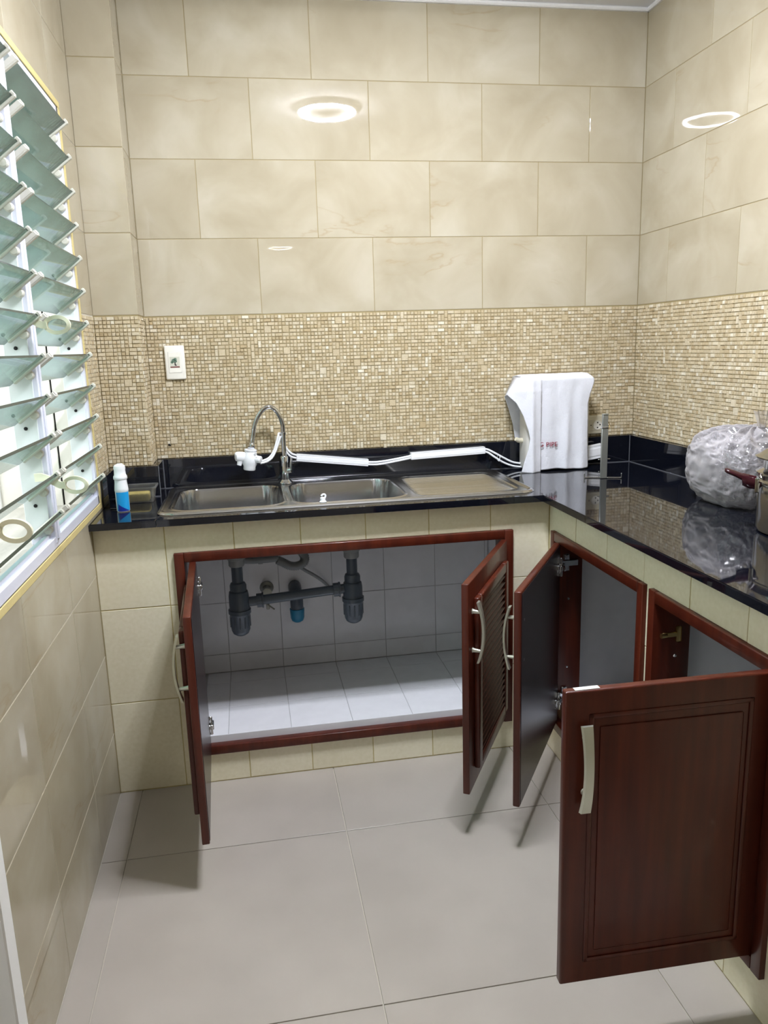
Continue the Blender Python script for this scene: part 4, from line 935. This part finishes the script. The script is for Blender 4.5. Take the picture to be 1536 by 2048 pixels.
def towel():
    Lt = [(1.215, 1.300), (1.190, 1.276), (1.146, 1.240), (1.115, 1.272), (1.069, 1.296), (1.013, 1.315), (0.986, 1.320), (0.950, 1.315), (0.931, 1.309), (0.872, 1.292), (0.86, 1.292)]
    Rt = [(1.215, 1.550), (1.191, 1.566), (1.179, 1.566), (1.140, 1.553), (1.104, 1.545), (0.965, 1.547), (0.874, 1.552), (0.86, 1.548)]
    bm = bmesh.new(); NS = 90; zt = 1.206; fold = 1.366
    rows = []
    def front_y(x, z, s):
        dz = (zt-z)/0.34
        y = -0.132-0.004*math.sin(x*95+1.0)*dz - 0.0035*math.sin(x*38+z*9)*dz - 0.0018*noise.noise(Vector((x*34, 0, z*16))) - 0.0006*noise.noise(Vector((x*90, 3, z*120)))
        y -= 0.004*math.exp(-((x-1.479+0.02*dz)/0.010)**2)*dz
        if x < fold: y -= 0.011*min(1, (zt-z)/0.05)*min(1, (fold-x)/0.003) + 0.004*math.exp(-((x-1.330)/0.008)**2)
        # the loose left corner sags outwards
        if x < 1.318: y += 0.25*(1.318-x)*sstep(1.02, 1.15, z)
        return y
    NZ = 84
    zs = [zt-(zt-0.868)*k/NZ for k in range(NZ+1)]
    for z in zs:
        l, r = interp(Lt, z), interp(Rt, z); row = []
        for i in range(NS+1):
            s = i/NS; x = l+(r-l)*s; zz = z
            if z < 0.90: zz = z-0.004*math.sin(s*9)*(0.90-z)/0.03*0.5 - (0.004 if x < fold else 0)*(0.90-z)/0.03
            y = front_y(x, z, s); k = max(0, (z-(zt-0.014))/0.014)
            y += 0.012*k*k
            row.append(bm.verts.new((x, y, zz - (0 if k == 0 else 0.002*k*k))))
        rows.append(row)
    # over the top and down the back
    top = []
    for k in range(1, 10):
        t = k/9; row = []
        for i in range(NS+1):
            s = i/NS; x0_ = 1.300+(1.552-1.300)*s; x = x0_; y = -0.120+0.105*t
            z = zt+0.002+0.003*math.sin(math.pi*t)+0.001*noise.noise(Vector((x*30, y*30, 0)))
            if x < 1.318: z -= 0.25*(1.318-x)
            row.append(bm.verts.new((x, y, z)))
        top.append(row)
    back = []; Lb = [(1.2, 1.300), (1.131, 1.268), (1.086, 1.284), (1.029, 1.300), (0.972, 1.309), (0.90, 1.313), (0.87, 1.316)]
    for k in range(1, 50):
        z = zt-0.008-(zt-0.008-0.90)*k/49; row = []; l = interp(Lb, z)
        for i in range(NS+1):
            s = i/NS; x = l+(1.552-l)*s; row.append(bm.verts.new((x, -0.017+0.0025*math.sin(x*70)*k/49-(0.010 if x < 1.31 else 0)*s, z)))
        back.append(row)
    # the sagging left corner closes over the end of the casing
    fl_ = [r_[0] for z, r_ in zip(zs, rows) if z > 1.143]; bl_ = [top[-1][0]] + [r_[0] for r_ in back if r_[0].co.z > 1.131]
    allrows = back[::-1]+top[::-1]+rows
    n_ = 14; pick = lambda L, t: L[min(len(L)-1, int(round(t*(len(L)-1))))]
    for k in range(n_):
        a0_, a1_ = pick(fl_, k/n_), pick(fl_, (k+1)/n_); b0_, b1_ = pick(bl_, k/n_), pick(bl_, (k+1)/n_)
        q = [a0_, a1_, b1_, b0_]; q2 = []
        for v in q:
            if v not in q2: q2.append(v)
        if len(q2) > 2: bm.faces.new(q2)
    for a_, b_ in zip(allrows, allrows[1:]):
        for i in range(NS): bm.faces.new((a_[i], a_[i+1], b_[i+1], b_[i]))
    bmesh.ops.recalc_face_normals(bm, faces=bm.faces[:])
    o = obj('towel', bm, M['towel'], smooth=True); sd = o.modifiers.new('thickness', 'SOLIDIFY'); sd.thickness = 0.003; sd.offset = 0
    recenter(o); return tag(o, 'white terry towel with crimson lettering draped over the countertop appliance', 'towel')
tw = towel()
cu_d = bpy.data.curves.new('towel_text', 'FONT'); cu_d.body = 'G PIPE'; cu_d.size = 0.0245; cu_d.extrude = 0.0006; cu_d.space_character = 1.05
tmpo = bpy.data.objects.new('tmp_text', cu_d); COL.objects.link(tmpo)
bpy.context.view_layer.update()
dg = bpy.context.evaluated_depsgraph_get(); tme = bpy.data.meshes.new_from_object(tmpo.evaluated_get(dg)); bpy.data.objects.remove(tmpo)
xs = [v.co.x for v in tme.vertices]; ys = [v.co.y for v in tme.vertices]; sc_ = 0.069/(max(xs)-min(xs)); tme.transform(Matrix.Diagonal((sc_, 0.0160/(max(ys)-min(ys)), 1, 1)))
tme.materials.clear(); tme.materials.append(M['crimson'])
tx = bpy.data.objects.new('lettering', tme); COL.objects.link(tx); tx.parent = tw; tx.matrix_parent_inverse = abs_matrix(tw).inverted()
tx.location = (1.3575, -0.1385, 0.9545); tx.rotation_euler = (R(90), R(0.5), 0); tx['label'] = 'crimson embroidered capital letters'
channel(1.545, 0.905, 1.640, 0.918, 'short white channel piece between the towel and the steel stand', y=-0.060, hh=0.026, d=0.012)

# ---- steel stand
sd_ = thing('steel_stand', 'upright flat steel bar stand with thin wire feet on the worktop', 'stand', (1.514, -0.337, ZC))
bm = bmesh.new(); box(bm, -0.0112, 0.0112, -0.004, 0.004, 0.001, 0.176, bev=0.001, mat=Matrix.Translation((1.5135, -0.337, ZC))); obj('upright_bar', bm, M['dull_steel'], sd_, angle=40)
bm = bmesh.new(); box(bm, -0.0098, 0.0098, -0.0045, 0.0045, 0.176, 0.219, bev=0.001, mat=Matrix.Translation((1.5145, -0.335, ZC))); box(bm, -0.0100, 0.0100, -0.0065, 0.006, 0.217, 0.2215, bev=0.001, mat=Matrix.Translation((1.5145, -0.335, ZC)))
obj('top_bar', bm, M['dull_steel'], sd_, angle=40)
bm = bmesh.new(); box(bm, -0.0125, 0.0125, -0.0065, 0.0055, 0.172, 0.1775, bev=0.0015, mat=Matrix.Translation((1.5135, -0.337, ZC))); obj('band', bm, M['chrome'], sd_)
bm = bmesh.new(); tube(bm, smooth_path([(1.524, -0.333, ZC+0.170), (1.532, -0.328, ZC+0.168), (1.538, -0.322, ZC+0.178), (1.536, -0.320, ZC+0.188), (1.528, -0.324, ZC+0.191), (1.522, -0.330, ZC+0.188)], 5), 0.0014, 8); obj('side_loop', bm, M['brass'], sd_, smooth=True)
def wire(pts): 
    bm = bmesh.new(); tube(bm, smooth_path(pts, 5), 0.0019, 8); obj('wire_foot', bm, M['chrome'], sd_, smooth=True)
wire([(1.457, -0.309, ZC+0.018), (1.457, -0.309, ZC+0.006), (1.462, -0.311, ZC+0.0022), (1.510, -0.329, ZC+0.0022), (1.566, -0.352, ZC+0.0022), (1.571, -0.354, ZC+0.006), (1.571, -0.354, ZC+0.018)])
wire([(1.526, -0.345, ZC+0.0022), (1.527, -0.333, ZC+0.0022), (1.530, -0.300, ZC+0.0022), (1.534, -0.262, ZC+0.0022), (1.534, -0.258, ZC+0.012)])
wire([(1.497, -0.329, 0.9265), (1.520, -0.326, 0.9275), (1.540, -0.329, 0.9265)])

# ================================================================== PLASTIC BAG
def crumple(p, amp, f):
    q = Vector(p)*f
    a = 1-abs(noise.noise(q)*2); b_ = 1-abs(noise.noise(q*2.1+Vector((7, 3, 1)))*2); c = 1-abs(noise.noise(q*4.3+Vector((1, 9, 4)))*2)
    return amp*((a-0.5)+0.45*(b_-0.5)+0.08*(c-0.5))
def bagmesh(name, c, rad, amp, f, nu, nv, zmin, knot=None, parent=None, xmax=None):
    bm = bmesh.new(); rows = []
    for j in range(nv+1):
        th = math.pi*j/nv; row = []
        for i in range(nu):
            ph = 2*math.pi*i/nu; d = Vector((math.sin(th)*math.cos(ph), math.sin(th)*math.sin(ph), math.cos(th)))
            ex = Vector((math.copysign(abs(d.x)**0.8, d.x), math.copysign(abs(d.y)**0.8, d.y), math.copysign(abs(d.z)**0.75, d.z)))
            p = Vector((ex.x*rad[0], ex.y*rad[1], ex.z*rad[2]))
            p += d*crumple(d*1.0+Vector(c), amp, f)
            if knot and th < 1.25:
                k = (1-th/1.25); kk = k**2.2; w = Vector(knot)-Vector(c); p = p.lerp(w*1.0, min(1, kk)) ; p += d*math.sin(ph*11)*0.008*math.sin(math.pi*min(1, k))
            p += Vector(c)
            if p.z < zmin: p.z = zmin+0.0003*(1+noise.noise(p*12))
            if xmax and p.x > xmax: p.x = xmax-0.001*(1+noise.noise(p*60))
            row.append(bm.verts.new(p))
        rows.append(row)
    for a_, b_ in zip(rows, rows[1:]):
        for i in range(nu):
            try: bm.faces.new((a_[i], a_[(i+1) % nu], b_[(i+1) % nu], b_[i]))
            except ValueError: pass
    bmesh.ops.remove_doubles(bm, verts=bm.verts[:], dist=1e-6)
    bmesh.ops.recalc_face_normals(bm, faces=bm.faces[:])
    return obj(name, bm, M['film' if name == 'bag_skin' else 'film_inner'], parent, smooth=True)
BC = (1.674, -0.825, 0.966)
bg = thing('plastic_bag', 'knotted clear plastic bag stuffed with crumpled film, beside the pot', 'bag', (BC[0], BC[1], ZC))
bagmesh('bag_skin', BC, (0.100, 0.165, 0.114), 0.006, 4.0, 170, 110, ZC+0.001, knot=(1.700, -0.89, 1.082), parent=bg, xmax=W-st-0.002)
bagmesh('crumpled_film', (1.674, -0.830, 0.948), (0.074, 0.130, 0.072), 0.024, 5.0, 170, 110, ZC+0.004, parent=bg, xmax=W-st-0.006)
bagmesh('crumpled_film', (1.668, -0.780, 0.985), (0.068, 0.090, 0.064), 0.024, 6.0, 130, 80, ZC+0.010, parent=bg, xmax=W-st-0.006)
def tail(p0, dirs, wd):
    bm = bmesh.new(); n = 14; m_ = 12; rows = []
    for i in range(n+1):
        t = i/n; c = Vector(p0)+Vector(dirs)*t; row = []
        for k in range(m_+1):
            s = (k/m_-0.5)*2; w_ = 0.006+wd*t
            side = Vector((1, -0.4, 0)).normalized() if abs(dirs[2]) > abs(dirs[0]) else Vector((0.2, -0.4, 1)).normalized()
            row.append(bm.verts.new(c+side*s*w_+Vector((0, 1, 0.2))*(0.006*math.sin(s*11)*(0.3+t)+0.004*noise.noise(c*40+side*s))))
        rows.append(row)
    for a_, b_ in zip(rows, rows[1:]):
        for k in range(m_): bm.faces.new((a_[k], a_[k+1], b_[k+1], b_[k]))
    obj('bag_ear', bm, M['film_inner'], bg, smooth=True)
tail((1.700, -0.892, 1.077), (-0.014, -0.02, 0.052), 0.016)
tail((1.702, -0.892, 1.077), (0.055, -0.070, 0.046), 0.030)
bm = bmesh.new(); tube(bm, smooth_path([(1.684, -0.872, 1.076), (1.696, -0.884, 1.070), (1.712, -0.884, 1.073), (1.718, -0.870, 1.080), (1.705, -0.860, 1.084), (1.690, -0.863, 1.080)], 5), 0.006, 10); obj('knot', bm, M['film'], bg, smooth=True)

# ================================================================== POT
PX, PY, PR = 1.628, -1.180, 0.113
pt = thing('cooking_pot', 'stainless steel pot with burgundy side handle at the right edge', 'pot', (PX, PY, ZC))
TP = Matrix.Translation((PX, PY, ZC))
bm = bmesh.new(); lathe(bm, [(0, 0.0), (0.098, 0.0), (0.108, 0.004), (0.113, 0.014), (0.1135, 0.112), (0.1125, 0.120)], 64, mat=TP, cap=False); obj('pot_body', bm, M['pot_steel'], pt, angle=40)
bm = bmesh.new(); lathe(bm, [(0.112, 0.119), (0.1150, 0.121), (0.1150, 0.125), (0.110, 0.129), (0.113, 0.137), (0.119, 0.143), (0.119, 0.147), (0.110, 0.152), (0.103, 0.155), (0.102, 0.180)], 64, mat=TP, cap=False); obj('pot_rim', bm, M['pot_steel'], pt, angle=30)
bm = bmesh.new(); lathe(bm, [(0.102, 0.177), (0.112, 0.178), (0.122, 0.181), (0.1225, 0.184), (0.113, 0.188), (0.098, 0.199), (0.060, 0.212), (0, 0.217)], 64, mat=TP, cap=False); lid = obj('lid', bm, M['pot_steel'], pt, angle=30)
bm = bmesh.new(); lathe(bm, [(0.012, 0.214), (0.010, 0.226), (0.020, 0.233), (0.022, 0.243), (0.014, 0.249), (0, 0.250)], 24, mat=TP); obj('lid_knob', bm, M['pot_handle'], lid, angle=40)
def pot_handle(a):
    m = TP @ Matrix.Rotation(a, 4, 'Z')
    bm = bmesh.new(); rows = []
    path = [(0.116, 0.100, 0.0135, 0.0165), (0.130, 0.102, 0.0145, 0.0175), (0.146, 0.1075, 0.0150, 0.0155), (0.1475, 0.113, 0.0150, 0.0085), (0.162, 0.120, 0.0150, 0.0075), (0.175, 0.125, 0.0140, 0.0070), (0.183, 0.1275, 0.0110, 0.0062), (0.187, 0.129, 0.0055, 0.0040)]
    for (x, z, hy, hz) in path:
        rows.append([bm.verts.new(m @ Vector((x, hy*math.cos(2*math.pi*k/16), z+0.016+hz*math.sin(2*math.pi*k/16)))) for k in range(16)])
    for a_, b_ in zip(rows, rows[1:]):
        for k in range(16): bm.faces.new((a_[k], a_[(k+1) % 16], b_[(k+1) % 16], b_[k]))
    bm.faces.new(rows[0][::-1]); bm.faces.new(rows[-1]); bmesh.ops.recalc_face_normals(bm, faces=bm.faces[:])
    h = obj('side_handle', bm, M['pot_handle'], pt, angle=50, label='burgundy plastic handle')
    bm = bmesh.new(); box(bm, 0.110, 0.1185, -0.019, 0.019, 0.094, 0.130, bev=0.002, mat=m); obj('handle_bracket', bm, M['pot_steel'], h)
pot_handle(math.atan2(0.10, -0.15)); pot_handle(math.atan2(-0.10, 0.15))

# ================================================================== CEILING LAMP
LX, LY = 0.79, -1.20
lp = thing('ceiling_lamp', 'round white ceiling lamp with a glowing ring, mirrored in the wall tiles', 'lamp', (LX, LY, ZCEIL))
TL = Matrix.Translation((LX, LY, ZCEIL))
bm = bmesh.new(); lathe(bm, [(0.143, 0.0), (0.145, -0.010), (0.143, -0.020), (0.139, -0.022), (0.1375, -0.016), (0.118, -0.016), (0.116, -0.022), (0.106, -0.026), (0, -0.028)], 64, mat=TL); obj('lamp_housing', bm, M['lamp_body'], lp, angle=40)
bm = bmesh.new(); lathe(bm, [(0.136, -0.017), (0.135, -0.027), (0.132, -0.030), (0.122, -0.030), (0.1195, -0.027), (0.119, -0.017)], 64, mat=TL, cap=False); obj('light_ring', bm, M['lamp_light'], lp, smooth=True)
